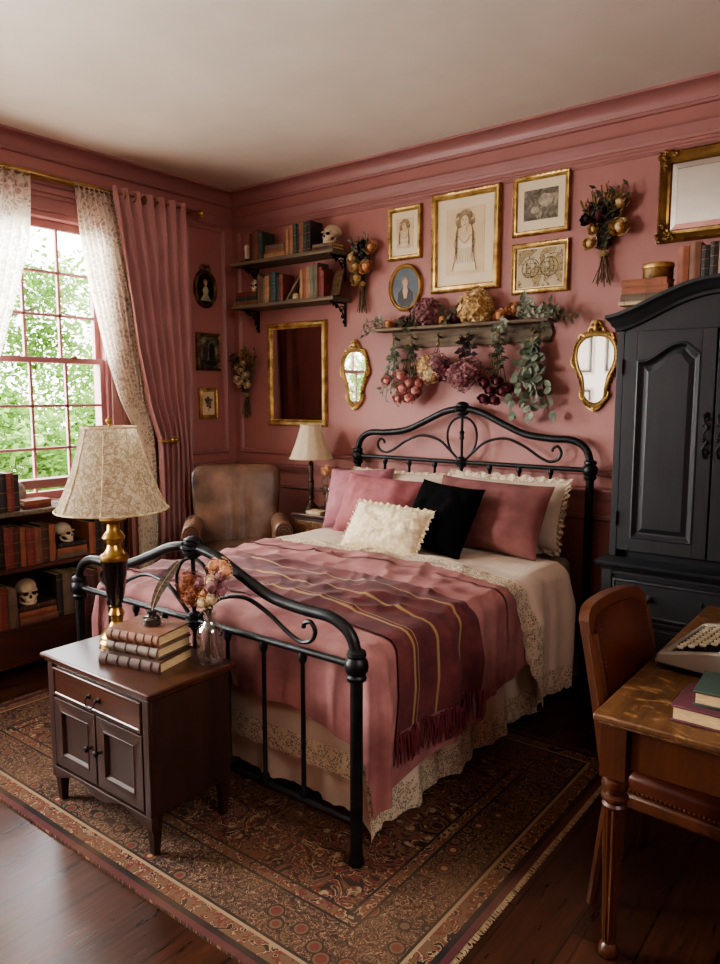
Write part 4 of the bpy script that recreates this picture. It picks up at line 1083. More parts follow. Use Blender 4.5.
z = stack([(.04, .24, .17, 'b'), (.04, .235, .17, 'o'), (.034, .225, .16, 'd')], 'of the flat stack under a skull, lowest bookcase shelf', g3, T(-4.265, 2.228, .282) @ RZ(90))
skull('cream skull on the flat book stack on the lowest bookcase shelf', (-4.245, 2.20, .282+z), 78, .93)
row('ksdmdokrd', 2.352, 2.86, .0, .282, [.265, .265, .255, .25, .245, .25, .235, .24, .25], 'in the right group, lowest bookcase shelf', g3, .2, BCM)
row('sgkrk', 1.955, 2.152, .0, .973, [.215, .23, .225, .225, .215], 'on top of the low bookcase', g1, .16, BCM, jit=.004)
z = stack([(.024, .18, .13, 'r'), (.024, .17, .125, 'o')], 'of two flat books on top of the low bookcase', g1, T(-4.27, 2.27, .973) @ RZ(92))
t = thing('carved_ornament', 'rough pale carved stone ornament on top of the low bookcase by the window', 'ornament', (-4.37, 2.235, .9725))
m = MB(); m.ball((0, 0, .075), (.05, .05, .075), 26, 20, fn=lambda p: p*(1+.16*nz(p.x*3, p.y*3, p.z*3)+.1*nz(p.x*8, p.y*8, p.z*8))); m.obj('body', M['stone'], t, smooth=180)
MB().lathe([(0, 0), (.045, 0), (.045, .012), (.03, .018), (0, .02)], (0, 0, 0), 18).obj('foot', M['stone'], t)

# ------------------------------------------------------------------ wall shelves
SX0, SX1 = -4.27, -3.262
def wall_shelf(zt, label):
    t = thing('wall_shelf', label, 'shelf', ((SX0+SX1)/2, YB, zt), group='wall shelves in the corner')
    w = (SX1-SX0)/2; MB().box(-w, w, -.21, -.0, -.026, 0).obj('board', M['greywood'], t, bevel=.003)
    for x in (-w+.085, w-.06):
        b = MB(); D = .17; H = .165
        b.box(x-.008, x+.008, -D, 0, -.036, -.027); b.box(x-.008, x+.008, -.01, 0, -.026-H, -.027)
        cv = [(x, -D+.004+(D-.006)*math.sin(a)*1.0, -.034-(H-.01)*(1-math.cos(a))) for a in [PI/2*i/10 for i in range(11)]]
        b.tube(cv, .005, 6)
        for cy_, cz_, r_ in ((-.045, -.075, .028), (-.098, -.058, .018), (-.033, -.125, .018), (-.13, -.05, .01), (-.02, -.16, .012)):
            b.tube([(x, cy_+r_*(1-.055*i)*math.cos(i*.55), cz_+r_*(1-.055*i)*math.sin(i*.55)) for i in range(15)], .0042, 5)
            b.ball((x, cy_, cz_), .006, 6, 5)
        b.obj('bracket', M['iron_dark'], t)
    return t
wall_shelf(2.632, 'upper weathered wall shelf with iron scroll brackets, in the corner'); wall_shelf(2.316, 'lower weathered wall shelf with iron scroll brackets, above the gilt mirror')
gu, gl = 'books on the upper wall shelf', 'books on the lower wall shelf'
zt = 2.6325; yb = 3.955
row('drbug', -4.10, -3.965, yb, zt, [.2, .215, .22, .205, .2], 'beside the candle, upper wall shelf', gu, .13, ths=[.8, 1, 1, .6, .9])
stack([(.036, .21, .13, 't'), (.034, .2, .125, 'b'), (.028, .19, .12, 's')], 'of the flat stack, upper wall shelf', gu, T(-3.845, 4.02, zt))
row('totgkbgk', -3.735, -3.495, yb, zt, [.18, .19, .205, .21, .205, .215, .21, .215], 'in the tall group, upper wall shelf', gu, .14, ths=[.8, .8, .7, 1, .8, 1.3, .8, 1.1])
z = stack([(.024, .19, .13, 'd'), (.022, .18, .125, 's')], 'of two flat books under the upper wall shelf skull', gu, T(-3.385, 4.02, zt))
skull('pale skull on two flat books at the right end of the upper wall shelf', (-3.36, 4.02, zt+z), -8, .84)
t = thing('candlestick', 'cream candle in a low dark holder at the left end of the upper shelf', 'candle', (-4.185, 4.02, zt))
MB().lathe([(0, 0), (.062, 0), (.066, .012), (.05, .018), (.02, .022), (.024, .034), (0, .036)], (0, 0, 0), 18).obj('holder', M['iron_dark'], t)
cn = MB(); cn.lathe([(0, .03), (.021, .03), (.022, .05), (.0225, .09), (.026, .1), (.027, .125), (.02, .135), (0, .136)], (0, 0, 0), 14); cn.tube([(0, 0, .13), (.001, 0, .145)], .0015, 5); cn.obj('candle', M['wax'], t)
zt = 2.3165
z = stack([(.032, .23, .14, 'b'), (.032, .225, .14, 'g'), (.034, .22, .135, 'r')], 'of the flat stack, lower wall shelf', gl, T(-4.14, 4.02, zt))
skull('small pale skull on the flat books at the left end of the lower shelf', (-4.085, 4.005, zt+z), 20, .60)
row('sbltuugr', -4.02, -3.76, yb, zt, [.22, .195, .185, .195, .215, .215, .19, .195], 'in the left upright group, lower wall shelf', gl, .13)
row('totlsr', -3.60, -3.40, yb, zt, [.205, .21, .215, .22, .24, .205], 'in the right upright group, lower wall shelf', gl, .13, ths=[.9, .9, 1, 1, 1.2, .9])
row('r', -3.398, -3.372, yb, zt, [.18], 'in the right upright group, lower wall shelf', gl, .13, start=6)
t = thing('leaning_frame', 'small pale wooden frame leaning tilted against the books on the lower shelf', 'picture frame', (-3.735, 3.985, zt))
m = MB(); m.M = RY(42); fm = MB(); fm.frame(0.0, .04, .0, .19, [(0, 0), (0, .01), (.006, .012), (.01, .006), (.01, 0)]); m.M = T(.0, 0, .0) @ RY(40)
m.box(-.008, .008, -.03, .03, .0, .19); m.M = T(0, 0, 0); m.box(0, .135, -.03, .03, 0, .014); m.obj('frame', M['greywood'], t, bevel=.002)
m = MB(); m.M = T(.075, 0, .03); m.ball((0, 0, 0), (.03, .02, .026), 14, 10, fn=lambda p: p*(1+.2*nz(p.x*4, p.y*4, p.z*4))); m.obj('shell', M['fl_cream'], t, smooth=180)
t = thing('framed_plaque', 'brown framed picture leaning against the books at the right of the lower shelf', 'picture frame', (-3.355, 3.985, zt), 0)
m = MB(); m.M = T(.058, 0, 0) @ RZ(-18) @ RX(-13); m.frame(-.062, .062, 0, .19, [(0, -.008), (0, .006), (.004, .01), (.012, .006), (.014, 0)]); m.box(-.062, .062, .0, .008, 0, .19); fo = m.obj('frame', M['shelfwood'], t, smooth=30)
m = MB(); m.M = T(.058, 0, 0) @ RZ(-18) @ RX(-13); m.box(-.049, .049, -.003, 0, .013, .177); m.obj('picture', pm('brown_print', '3d2c18', '6b5330', 30, .7), t, smooth=0)
m = MB(); m.M = T(.058, -.0035, 0) @ RZ(-18) @ RX(-13); m.ball((0, 0, .09), (.018, .002, .028), 12, 8); m.obj('motif', M['gold_dark'], t)

# books on the armoire
zt = 2.085
g4 = 'books on top of the armoire'
def ztop(xw): return crown((xw-ac_)/hw_a)+.031
zs = ztop(-1.155)+.014
stack([(.018, .24, .12, 'y'), (.034, .225, .14, 's'), (.036, .22, .14, 'o'), (.034, .215, .135, 'o')], 'of the flat stack on the armoire', g4, T(-1.14, 3.80, ztop(-1.02)-.018))
t = thing('round_tin', 'round gilt patterned tin box on the flat books on top of the armoire', 'tin box', (-1.10, 3.80, ztop(-1.02)-.018+.122))
MB().lathe([(0, 0), (.068, 0), (.07, .004), (.07, .05), (0, .05)], (0, 0, 0), 30).obj('body', M['gold_dark'], t)
MB().lathe([(0, .05), (.073, .05), (.074, .056), (.074, .068), (.07, .073), (0, .075)], (0, 0, 0), 30).obj('lid', M['gold'], t)
xx = -1.0
for i, (k_, th, ht) in enumerate((('o', .05, .205), ('b', .048, .2), ('k', .034, .17), ('k', .034, .175), ('t', .042, .165), ('r', .04, .165), ('d', .045, .17), ('g', .04, .165))):
    book(th, .15, ht, k_, '%s book, %s from left in the upright row on the armoire' % (CW[k_], ORD[i]), (xx, 3.76, max(ztop(xx), ztop(xx+th))+.002), None, g4, bands=4 if i > 1 else 2); xx += th+.003
# flat books on the desk and on the cabinet (large in view: boards and pages as parts)
def big_book(label, loc, rz, th, ln, dp, key, bands=5, group=None, corner=False):
    """flat book: spine towards -y, pages to the other three sides"""
    t = thing('hardback_book', label, 'book', loc, rz, group); c = .006; m = MB(); mm = m
    m.box(-ln/2, ln/2, 0, dp, 0, c); m.box(-ln/2, ln/2, 0, dp, th-c, th)
    n = 7; sp_ = [(-.012*math.sin(PI*i/n), th*i/n) for i in range(n+1)]
    m.M = Matrix(((0,0,1,0),(1,0,0,0),(0,1,0,0),(0,0,0,1)))
    m.prism([(y, z) for y, z in sp_]+[(.004, th), (.004, 0)], -ln/2, ln/2, plane='xy'); m.M = Matrix.Identity(4)
    if bands:
        b = mm
        for i in range(bands):
            x = -ln/2+ln*(i+.7)/(bands+.4)
            b.tube([(x, -.0125*math.sin(PI*j/8)-.0008, th*j/8) for j in range(9)], .0026, 6)
    o = m.obj('cover', book_mat(CN[key]), t, smooth=40, bevel=.0015)
    p = MB(); p.box(-ln/2+.006, ln/2-.006, .003, dp-.006, c, th-c); p.obj('pages', M['page'], t, smooth=0)
    return t
gc = 'books stacked on the dark cabinet'
big_book('thick brown ribbed book, lowest of the three on the cabinet', (-2.31, 1.575, .6185), 14, .052, .285, .20, 'd', 5, gc)
big_book('dark grey-brown book, middle of the three on the cabinet', (-2.325, 1.60, .671), 11, .042, .25, .19, 's', 4, gc)
big_book('brown leather book under the inkwell, topmost of the three on the cabinet', (-2.322, 1.60, .7135), 14, .046, .245, .19, 'b', 6, gc)
gd = 'books lying on the writing desk'
big_book('maroon book with pale page edges, lower of the two on the desk', (-.385, 2.262, .7555), 179, .046, .24, .205, 'm', 0, gd)
big_book('dark green book lying on the maroon book on the desk', (-.362, 2.275, .802), 183, .042, .215, .18, 'g', 0, gd)
# ================================================================== curtains
def lerp_tab(tab, z):
    tab = sorted(tab)
    for (a, p), (b, q) in zip(tab, tab[1:]):
        if a <= z <= b: u = (z-a)/(b-a); u = u*u*(3-2*u) if False else u; return p+(q-p)*u
    return tab[0][1] if z < tab[0][0] else tab[-1][1]
def hang(name, mat, par, zt, zb, left, right, xc, depth, folds, nu=160, nv=70, ph=0, mirror=None, lo_depth=.6, ret=False):
    def f(u, v):
        z = zt+(zb-zt)*v; a, b = lerp_tab(left, z), lerp_tab(right, z)
        w = (b-a); k = min(1.15, .62/max(w, .2)*lo_depth+.25); uu = u+.012*nz(u*6+ph, z*1.3, 2)
        d = depth*k*(math.sin(uu*folds*2*PI+ph)+.28*math.sin(uu*folds*4*PI+z*1.1+ph)+.35*nz(u*5, z*2+ph, 1))
        y = a+w*u+.012*math.cos(uu*folds*2*PI+ph)*min(1, v*5)+.01*nz(u*3, z*3, ph)
        x = xc+d
        if ret and u > .94: q = (u-.94)/.06; x += (XL+.014-x)*q; y += (b-.012-y)*min(1, q*3)
        if mirror is not None: y = 2*mirror-y
        return (x, y, z)
    return MB().grid(nu, nv, f).obj(name, mat, par, smooth=180)
WC = (WIN[0][0]+WIN[0][1])/2
XD = XL+.145
for side, mir, lab in ((1, None, 'dusty rose velvet drape tied back at the right of the window, beside the armchair'), (-1, WC, 'dusty rose velvet drape at the far left of the window')):
    t = thing('velvet_drape', lab, 'curtain', (0, 0, 0), group='rose drapes at the window')
    hang('cloth', M['drape'], t, 3.0, .03, [(3.0, 2.945), (2.3, 3.05), (1.6, 3.17), (1.34, 3.26), (1.28, 3.265), (.8, 3.25), (0, 3.23)], [(3.0, 3.61), (2.2, 3.60), (1.33, 3.565), (.8, 3.58), (0, 3.59)], XD, .034, 7, ph=.6, mirror=mir, nv=80, nu=200, ret=True)
    for i in range(7):
        r = MB(); y = 3.0+.57*(i+.5)/7; y = y if mir is None else 2*mir-y
        r.tube([(XD+.026*math.cos(a), y, 2.958+.026*math.sin(a)) for a in [2*PI*j/14 for j in range(14)]], .004, 6, closed=True)
        r.obj('curtain_ring', M['brass'], t)
for side, mir, lab in ((1, None, 'white lace curtain swept to the right half of the window'), (-1, WC, 'white lace curtain swept to the left edge of the window')):
    t = thing('lace_curtain', lab, 'curtain', (0, 0, 0), group='lace curtains at the window')
    zb = .03 if mir is None else .98
    hang('net', M['lace_curtain'], t, 2.985, zb, [(2.985, 2.735), (2.6, 2.77), (2.27, 2.83), (1.95, 2.91), (1.61, 3.02), (1.34, 3.16), (1.25, 3.165), (.88, 3.135), (0, 3.12)] if mir is None else [(2.985, 2.44), (2.6, 2.47), (2.27, 2.56), (1.9, 2.68), (1.61, 2.80), (1.34, 2.96), (1.25, 2.96), (.9, 2.93)], [(2.985, 3.05), (2.27, 3.19), (1.61, 3.25), (1.34, 3.27), (.88, 3.29), (0, 3.29)] if mir is None else [(2.985, 2.98), (2.27, 3.0), (1.61, 3.06), (1.34, 3.1), (.9, 3.12)], XL+.062, .011, 9, ph=2, mirror=mir)
rod = thing('curtain_rod', 'thin double brass curtain rod with a round finial above the window', 'curtain rod', (XL, WC, 2.965))
for x, z, h in ((.145, 0, 1.22), (.062, .002, 1.16)):
    MB().tube([(x, -h, z), (x, h, z)], .0075, 10).obj('pole', M['brass'], rod)
for s in (-1, 1):
    m = MB(); m.tube([(0, s*1.19, 0), (.145, s*1.19, 0)], .006, 8); m.cbox(.005, s*1.19, 0, .01, .04, .07); m.obj('bracket', M['brass'], rod)
    m = MB(); m.lathe([(.007, 0), (.012, .004), (.009, .012), (.02, .022), (.026, .036), (.02, .05), (.008, .058), (0, .06)], (0, 0, 0), 14); q = MB(); q.M = T(.145, s*1.22, 0) @ RX(-90*s); q.add(m.v, m.f); q.obj('finial', M['brass'], rod)
for mir in (None, WC):
    y = 3.30 if mir is None else 2*mir-3.30
    t = thing('curtain_holdback', 'brass holdback with rosette gathering the %s drape' % ('right' if mir is None else 'far left'), 'holdback', (XL, y, 1.325), group='brass holdbacks')
    s = 1 if mir is None else -1
    m = MB(); m.tube(spline([(0, s*.10, -.01), (.10, s*.11, 0), (.195, s*.10, .005), (.225, s*.04, 0), (.215, -s*.03, -.005), (.17, -s*.06, -.005)], 6), .008, 8); m.obj('band', M['brass'], t)
    m = MB(); q = MB(); m.lathe([(.0, -.004), (.03, 0), (.028, .008), (.018, .012), (.012, .02), (0, .022)], (0, 0, 0), 16, flute=.15, flute_n=8); q.M = T(.225, s*.03, 0) @ RY(90); q.add(m.v, m.f); q.obj('rosette', M['brass'], t)

# ================================================================== mirrors and pictures on the walls
def gilt_rect(x0, x1, z0, z1, name, label, cat, prof, mat, inner, inner_mat, inner_name, corner=False, group=None, wall='back'):
    cx, cz = (x0+x1)/2, (z0+z1)/2
    t = thing(name, label, cat, (cx, YB, cz) if wall == 'back' else (XL, cx, cz), 0 if wall == 'back' else 90, group)
    w, h = (x1-x0)/2, (z1-z0)/2
    m = MB(); m.frame(-w, w, -h, h, prof, y=0)
    # beads along the rim
    n = int((w+h)*2/.016); d_, hh = prof[2]
    for i in range(n):
        s = 4*i/n; e = s % 1; a = -w+d_+(2*w-2*d_)*e; b = -h+d_+(2*h-2*d_)*e
        p = [(a, -h+d_), (w-d_, b), (-a, h-d_), (-w+d_, -b)][int(s)]
        m.ball((p[0], -hh, p[1]), .0055, 5, 4)
    if corner:
        for sx in (-1, 1):
            for sz in (-1, 1):
                for j in range(16):
                    r_ = rnd.uniform(.0, .09); a = rnd.choice((0, 1)); o1, o2 = rnd.uniform(.008, .05), r_
                    x, z = (w-o1, h-o2) if a else (w-o2, h-o1)
                    m.ball((sx*x, -prof[2][1]-.002, sz*z), (rnd.uniform(.007, .013), .008, rnd.uniform(.007, .013)), 6, 5)
    m.obj('frame', mat, t, smooth=45)
    d_ = prof[-1][0]
    MB().box(-w+d_-.003, w-d_+.003, -prof[-1][1]-.002, -.001, -h+d_-.003, h-d_+.003).obj(inner_name, inner_mat, t, smooth=0)
    return t, w-d_, h-d_, -prof[-1][1]-.002
P1 = [(0, 0), (0, .018), (.006, .026), (.016, .022), (.030, .028), (.038, .016), (.045, .014), (.047, .008)]
gilt_rect(-4.075, -3.49, 1.415, 2.185, 'wall_mirror', 'rectangular gilt mirror under the wall shelves, reflecting the rose drape', 'mirror', P1, M['gold'], 0, M['mirror'], 'mirror_glass')
P2 = [(0, 0), (0, .025), (.011, .038), (.022, .032), (.042, .018), (.056, .024), (.062, .016), (.064, .01)]
t, iw, ih, iy = gilt_rect(-1.205, -.255, 2.435, 2.89, 'wall_mirror', 'large ornate gilt mirror high on the wall above the armoire', 'mirror', P2, M['gold_old'], 0, M['mirror'], 'mirror_glass', corner=True)
m = MB(); m.frame(-iw, iw, -ih, ih, [(0, .0005), (.025, .003), (.026, .0005)], y=iy); m.obj('bevelled_edge', M['mirror'], t, smooth=0)

def cartouche(cx, z0, w, h, label):
    t = thing('cartouche_mirror', label, 'mirror', (cx, YB, z0), group='small gilt cartouche mirrors')
    half = [(0, .03), (.28, .055), (.5, .12), (.56, .22), (.68, .34), (.92, .48), (1, .62), (.9, .75), (.62, .835), (.32, .87), (0, .875)]
    sp_ = [(p.x*w/2, p.y*h) for p in spline([(x, z, 0) for x, z in half], 6)]
    out = sp_ + [(-x, z) for x, z in reversed(sp_[1:-1])]
    m = MB(); m.ring(out, [(0, 0), (0, .014), (.005, .022), (.012, .018), (.02, .022), (.026, .012), (.028, .008)])
    # carved edge: beads and leaf curls, crest and foot
    for i in range(0, len(out), 2):
        x, z = out[i]; m.ball((x*1.01, -.014, z), (.008, .01, .010), 7, 5)
    for sx in (-1, 1):
        for q in ([(0, .9), (.2, .93), (.34, .905), (.3, .87), (.2, .88)], [(.0, .955), (.14, .985), (.22, .95), (.16, .925)], [(.5, .83), (.7, .85), (.8, .79), (.7, .77)], [(.95, .48), (1.08, .52), (1.1, .58), (1.02, .6)], [(.5, .12), (.62, .15), (.66, .2), (.58, .22)], [(0, .0), (.15, .015), (.3, .04), (.26, .07)]):
            m.tube(spline([(sx*x*w/2, -.016, z*h) for x, z in q], 5), [.009-.005*i/(5*(len(q)-1)) for i in range(5*(len(q)-1)+1)], 7)
    m.ball((0, -.02, .925*h), (.016, .014, .024), 10, 8); m.ball((0, -.018, .975*h), (.012, .01, .018), 8, 6); m.ball((0, -.016, .02*h), (.016, .012, .014), 8, 6)
    m.obj('frame', M['gold'], t, smooth=50)
    ccx = 0; ccz = sum(z for x, z in out)/len(out)
    ins = [(x*(1-.026/math.hypot(x, z-ccz)), ccz+(z-ccz)*(1-.026/math.hypot(x, z-ccz))) for x, z in out]
    MB().prism(ins, -.011, -.001).obj('mirror_glass', M['mirror'], t, smooth=0)
cartouche(-3.228, 1.545, .235, .485, 'small gilt cartouche mirror right of the rectangular mirror, reflecting the window')
cartouche(-1.512, 1.56, .25, .50, 'small gilt cartouche mirror beside the armoire, reflecting a white door')

P3 = [(0, 0), (0, .016), (.006, .024), (.014, .019), (.024, .022), (.03, .012), (.032, .008)]
def flat(m, cx, cz, y, pts, mi=0): m.prism([(cx+x, cz+z) for x, z in pts], y-.0012, y, mi=mi)
def ell(rx, rz, n=24, ox=0, oz=0): return [(ox+rx*math.cos(2*PI*i/n), oz+rz*math.sin(2*PI*i/n)) for i in range(n)]
def blob(rx, rz, n=28, ox=0, oz=0, a=.14, s=0): return [(ox+rx*math.cos(2*PI*i/n)*(1+a*nz(math.cos(2*PI*i/n)*2+s, math.sin(2*PI*i/n)*2, s)), oz+rz*math.sin(2*PI*i/n)*(1+a*nz(math.cos(2*PI*i/n)*2+s, math.sin(2*PI*i/n)*2, s))) for i in range(n)]
def framed(x0, x1, z0, z1, label, prof=P3, mat=None, wall='back', group='gilt framed pictures above the bed', bg='mat_board'):
    return gilt_rect(x0, x1, z0, z1, 'framed_picture', label, 'picture', prof, mat or M['gold'], 0, M[bg], 'mount', group=group, wall=wall)
def sketch_lady(t, y, s, oz=0, long_=False):
    m = MB(); S = lambda pts: [(a*s, b*s+oz) for a, b in pts]; q = random.Random(int(s*100))
    low = -.20 if long_ else -.11
    flat(m, 0, 0, y, S([(-.02, .035), (-.05, .015), (-.072, -.03), (-.06, -.08), (-.085, low), (.08, low), (.058, -.08), (.07, -.03), (.05, .015), (.02, .035)]), 3)      # pale gown
    for i in range(15):                                                        # piled curls round the head
        a = R(-35)+R(250)*i/14; rr = .040+.010*q.random(); flat(m, 0, 0, y-.0006-.0001*i, S(blob(.019+.007*q.random(), .02, n=12, ox=rr*math.cos(a)*1.02, oz=.105+rr*math.sin(a), s=i)), 1 if i % 3 else 0)
    flat(m, 0, 0, y-.002, S(blob(.046, .04, ox=0, oz=.122, s=3)), 1)
    flat(m, 0, 0, y-.0028, S([(-.013, .075), (-.016, .035), (-.045, .012), (-.02, -.02), (.0, -.035), (.02, -.02), (.045, .012), (.016, .035), (.013, .075)]), 2)
    flat(m, 0, 0, y-.0036, S(ell(.027, .037, oz=.095)), 2)
    def stroke(pts, w=.0016, mi=1): m.tube(spline([(a*s, y-.0055, b*s+oz) for a, b in pts], 5), w*s, 4, mi=mi)
    for sx in (-1, 1):
        stroke([(sx*.017, .104), (sx*.011, .106), (sx*.006, .103)], .0014); stroke([(sx*.018, .112), (sx*.011, .115), (sx*.005, .112)], .001)
        stroke([(sx*.048, .013), (sx*.074, -.03), (sx*.061, -.08), (sx*.086, low)], .0018)
        stroke([(sx*.045, .012), (sx*.02, -.02), (0, -.034)], .0014)
        for i in range(6):
            stroke([(sx*(.042+.004*i), .09-.012*i), (sx*(.056+.005*q.random()), .03-.02*i), (sx*(.045+.008*q.random()), -.02-.022*i)], .0014)
            stroke([(sx*(.008+.011*i), -.06), (sx*(.012+.012*i), low*.8+.01*q.random())], .001, 0)
    stroke([(-.007, .078), (0, .0765), (.007, .078)], .0016); stroke([(.002, .1), (.004, .089), (0, .088)], .0009)
    m.obj('drawing', [M['sketch'], M['sketch_dark'], M['paper'], M['mat_board']], t, smooth=0)
def sheet_part(t, w, h, y, mat, name='print', oz=0): MB().box(-w, w, y-.0014, y, -h+oz, h+oz).obj(name, mat, t, smooth=0)
t, iw, ih, iy = framed(-2.945, -2.682, 2.53, 2.868, 'small gilt framed pencil portrait of a lady, left of the large drawing', P3)
sheet_part(t, .068, .095, iy, M['paper']); sketch_lady(t, iy-.0016, .62, oz=-.015)
P4 = [(0, 0), (0, .022), (.008, .032), (.018, .026), (.034, .03), (.042, .016), (.045, .01)]
t, iw, ih, iy = framed(-2.60, -2.12, 2.29, 2.90, 'large gilt framed drawing of a long-haired lady, biggest picture above the bed', P4)
sheet_part(t, .135, .20, iy, M['paper']); sketch_lady(t, iy-.0016, 1.0, oz=.02, long_=True)
t, iw, ih, iy = framed(-2.04, -1.69, 2.57, 2.91, 'gilt framed dark engraving, upper right of the large drawing', P3)
sheet_part(t, .105, .085, iy, M['engraving'])
m = MB(); flat(m, .03, .02, iy-.0016, blob(.045, .036, s=5), 0); flat(m, -.035, -.03, iy-.0016, blob(.026, .02, s=8), 0); m.obj('highlight_figures', pm('engraving_light', '8a8272', 'b9af98', 40, .85), t, smooth=0)
t, iw, ih, iy = framed(-2.037, -1.683, 2.238, 2.53, 'gilt framed antique map, below the dark engraving', P3)
sheet_part(t, .138, .108, iy, M['map'])
m = MB()
for sx in (-1, 1):
    m.tube([(sx*.058+.054*math.cos(2*PI*i/32), iy-.003, .054*math.sin(2*PI*i/32)) for i in range(32)], .0014, 4, closed=True)
    for k_ in (-.5, 0, .5): m.tube([(sx*.058+.054*k_*math.cos(a), iy-.003, .054*math.sin(a)) for a in [-PI/2+PI*i/12 for i in range(13)]], .0008, 4); m.tube([(sx*.058-.054*math.sqrt(1-k_*k_), iy-.003, .054*k_), (sx*.058+.054*math.sqrt(1-k_*k_), iy-.003, .054*k_)], .0008, 4)
m.obj('hemispheres', M['ink_grey'], t)
def oval_frame(cx, cz, w, h, label, wall, mat, bgmat, crest=False):
    t = thing('oval_portrait', label, 'picture', (cx, YB, cz) if wall == 'back' else (XL, cx, cz), 0 if wall == 'back' else 90)
    m = MB(); m.ring(ell(w/2, h/2, 48), [(0, 0), (0, .016), (.007, .025), (.015, .019), (.022, .022), (.03, .01)])
    for i in range(56): a = 2*PI*i/56; m.ball(((w/2-.007)*math.cos(a), -.024, (h/2-.007)*math.sin(a)), .0045, 5, 4)
    if crest:
        for sx in (-1, 1):
            m.tube(spline([(0, -.014, h/2+.01), (sx*.03, -.016, h/2+.03), (sx*.05, -.014, h/2+.005), (sx*.035, -.014, h/2-.006)], 5), [.008]*8+[.005]*8, 6)
        m.ball((0, -.016, h/2+.028), (.012, .01, .016), 8, 6)
    m.obj('frame', mat, t, smooth=50)
    MB().prism(ell(w/2-.028, h/2-.028, 40), -.011, -.001).obj('ground', bgmat, t, smooth=0); return t
t = oval_frame(-2.805, 2.35, .262, .31, 'oval gilt framed portrait of a pale figure in dark clothes above the peg shelf', 'back', M['gold'], M['blue_grey'])
m = MB(); y = -.0112
flat(m, 0, 0, y, [(-.02, .0), (-.055, -.03), (-.062, -.085), (-.03, -.118), (.03, -.118), (.062, -.085), (.055, -.03), (.02, .0)], 0)
flat(m, 0, 0, y-.0012, [(-.012, .01), (-.02, -.02), (-.01, -.07), (.012, -.07), (.022, -.02), (.012, .01)], 1); flat(m, 0, 0, y-.0012, blob(.028, .034, oz=.038, s=2), 2); flat(m, 0, 0, y-.0024, ell(.02, .027, oz=.03), 1)
for sx in (-1, 1): m.ball((sx*.008, y-.003, .034), (.003, .001, .002), 6, 4, mi=2)
m.tube([(-.005, y-.0035, .017), (.005, y-.0035, .017)], .0014, 4, mi=2); m.obj('figure', [M['dark_bg'], M['skin_tone'], M['sketch_dark']], t, smooth=0)
t = oval_frame(3.838, 2.452, .225, .29, 'oval dark gilt portrait of a lady in pale dress on the window wall', 'left', M['gold_dark'], M['dark_bg'], crest=True)
m = MB(); flat(m, 0, 0, y, [(-.012, .02), (-.03, -.01), (-.02, -.04), (-.055, -.09), (.055, -.09), (.02, -.04), (.03, -.01), (.012, .02)], 0); flat(m, 0, 0, y-.0012, ell(.014, .018, oz=.04), 1); flat(m, 0, 0, y-.0008, blob(.02, .022, oz=.05, s=4), 2)
m.obj('figure', [M['dress'], M['skin_tone'], M['sketch_dark']], t, smooth=0)
P5 = [(0, 0), (0, .014), (.006, .02), (.014, .014), (.024, .018), (.03, .006)]
t, iw, ih, iy = framed(3.735, 3.972, 1.835, 2.12, 'small dark gilt landscape picture on the window wall, below the oval portrait', P5, M['gold_dark'], 'left', 'small framed pictures on the window wall', 'landscape')
m = MB(); flat(m, -.03, -.02, iy, blob(.026, .06, s=3), 0); flat(m, .035, .0, iy, blob(.03, .07, s=6), 0); flat(m, 0, -.085, iy, [(-.08, -.02), (.08, -.02), (.08, .012), (-.08, .02)], 0); m.obj('trees', M['dark_bg'], t, smooth=0)
t, iw, ih, iy = framed(3.752, 3.932, 1.462, 1.70, 'small gilt framed flower print on the window wall, lowest picture by the drape', P5, M['gold'], 'left', 'small framed pictures on the window wall', 'paper')
m = MB(); m.tube(spline([(0, iy-.001, -.06), (.006, iy-.001, 0), (-.004, iy-.001, .05)], 5), .002, 5)
for i in range(11): a = i*2.4; r_ = .006+.0028*i; flat(m, r_*math.cos(a), .012+r_*1.3*math.sin(a), iy-.0003*i, blob(.011, .013, s=i, n=12), 0)
m.obj('flower_drawing', M['ink_grey'], t, smooth=0)
# ================================================================== dried flowers
def basis(axis):
    z = Vector(axis).normalized(); x = z.cross(Vector((.3, .2, 1)) if abs(z.z) < .9 else Vector((1, 0, 0))).normalized(); return x, z.cross(x), z
def rose(c, r, axis, seed=0, mi=0):
    q = random.Random(seed); X, Y, Z = basis(axis); m = MB(); c = Vector(c)
    m.ball(c, r*.55, 8, 6, mi)
    for L, n in enumerate((3, 4, 5, 6)):
        for i in range(n):
            a0 = 2*PI*(i+.35*L)/n+q.uniform(-.2, .2); wd = 1.5*PI/n; th1 = R(28+19*L+q.uniform(-5, 5)); rad = r*(.50+.15*L)
            def f(u, v):
                a = a0+(u-.5)*2*wd*(.55+.45*math.sin(PI*min(1, v+.18))); th = R(160)+(th1+R(14)*abs(2*u-1)**2-R(160))*v
                rr = rad*(1+.10*v*v)+.20*r*v**5*(.4+.3*L)*(1-.5*abs(2*u-1))
                return c+(X*math.cos(a)+Y*math.sin(a))*rr*math.sin(th)+Z*rr*math.cos(th)*(.9 if th > PI/2 else .8)
            m.grid(4, 5, f, mi)
    return m
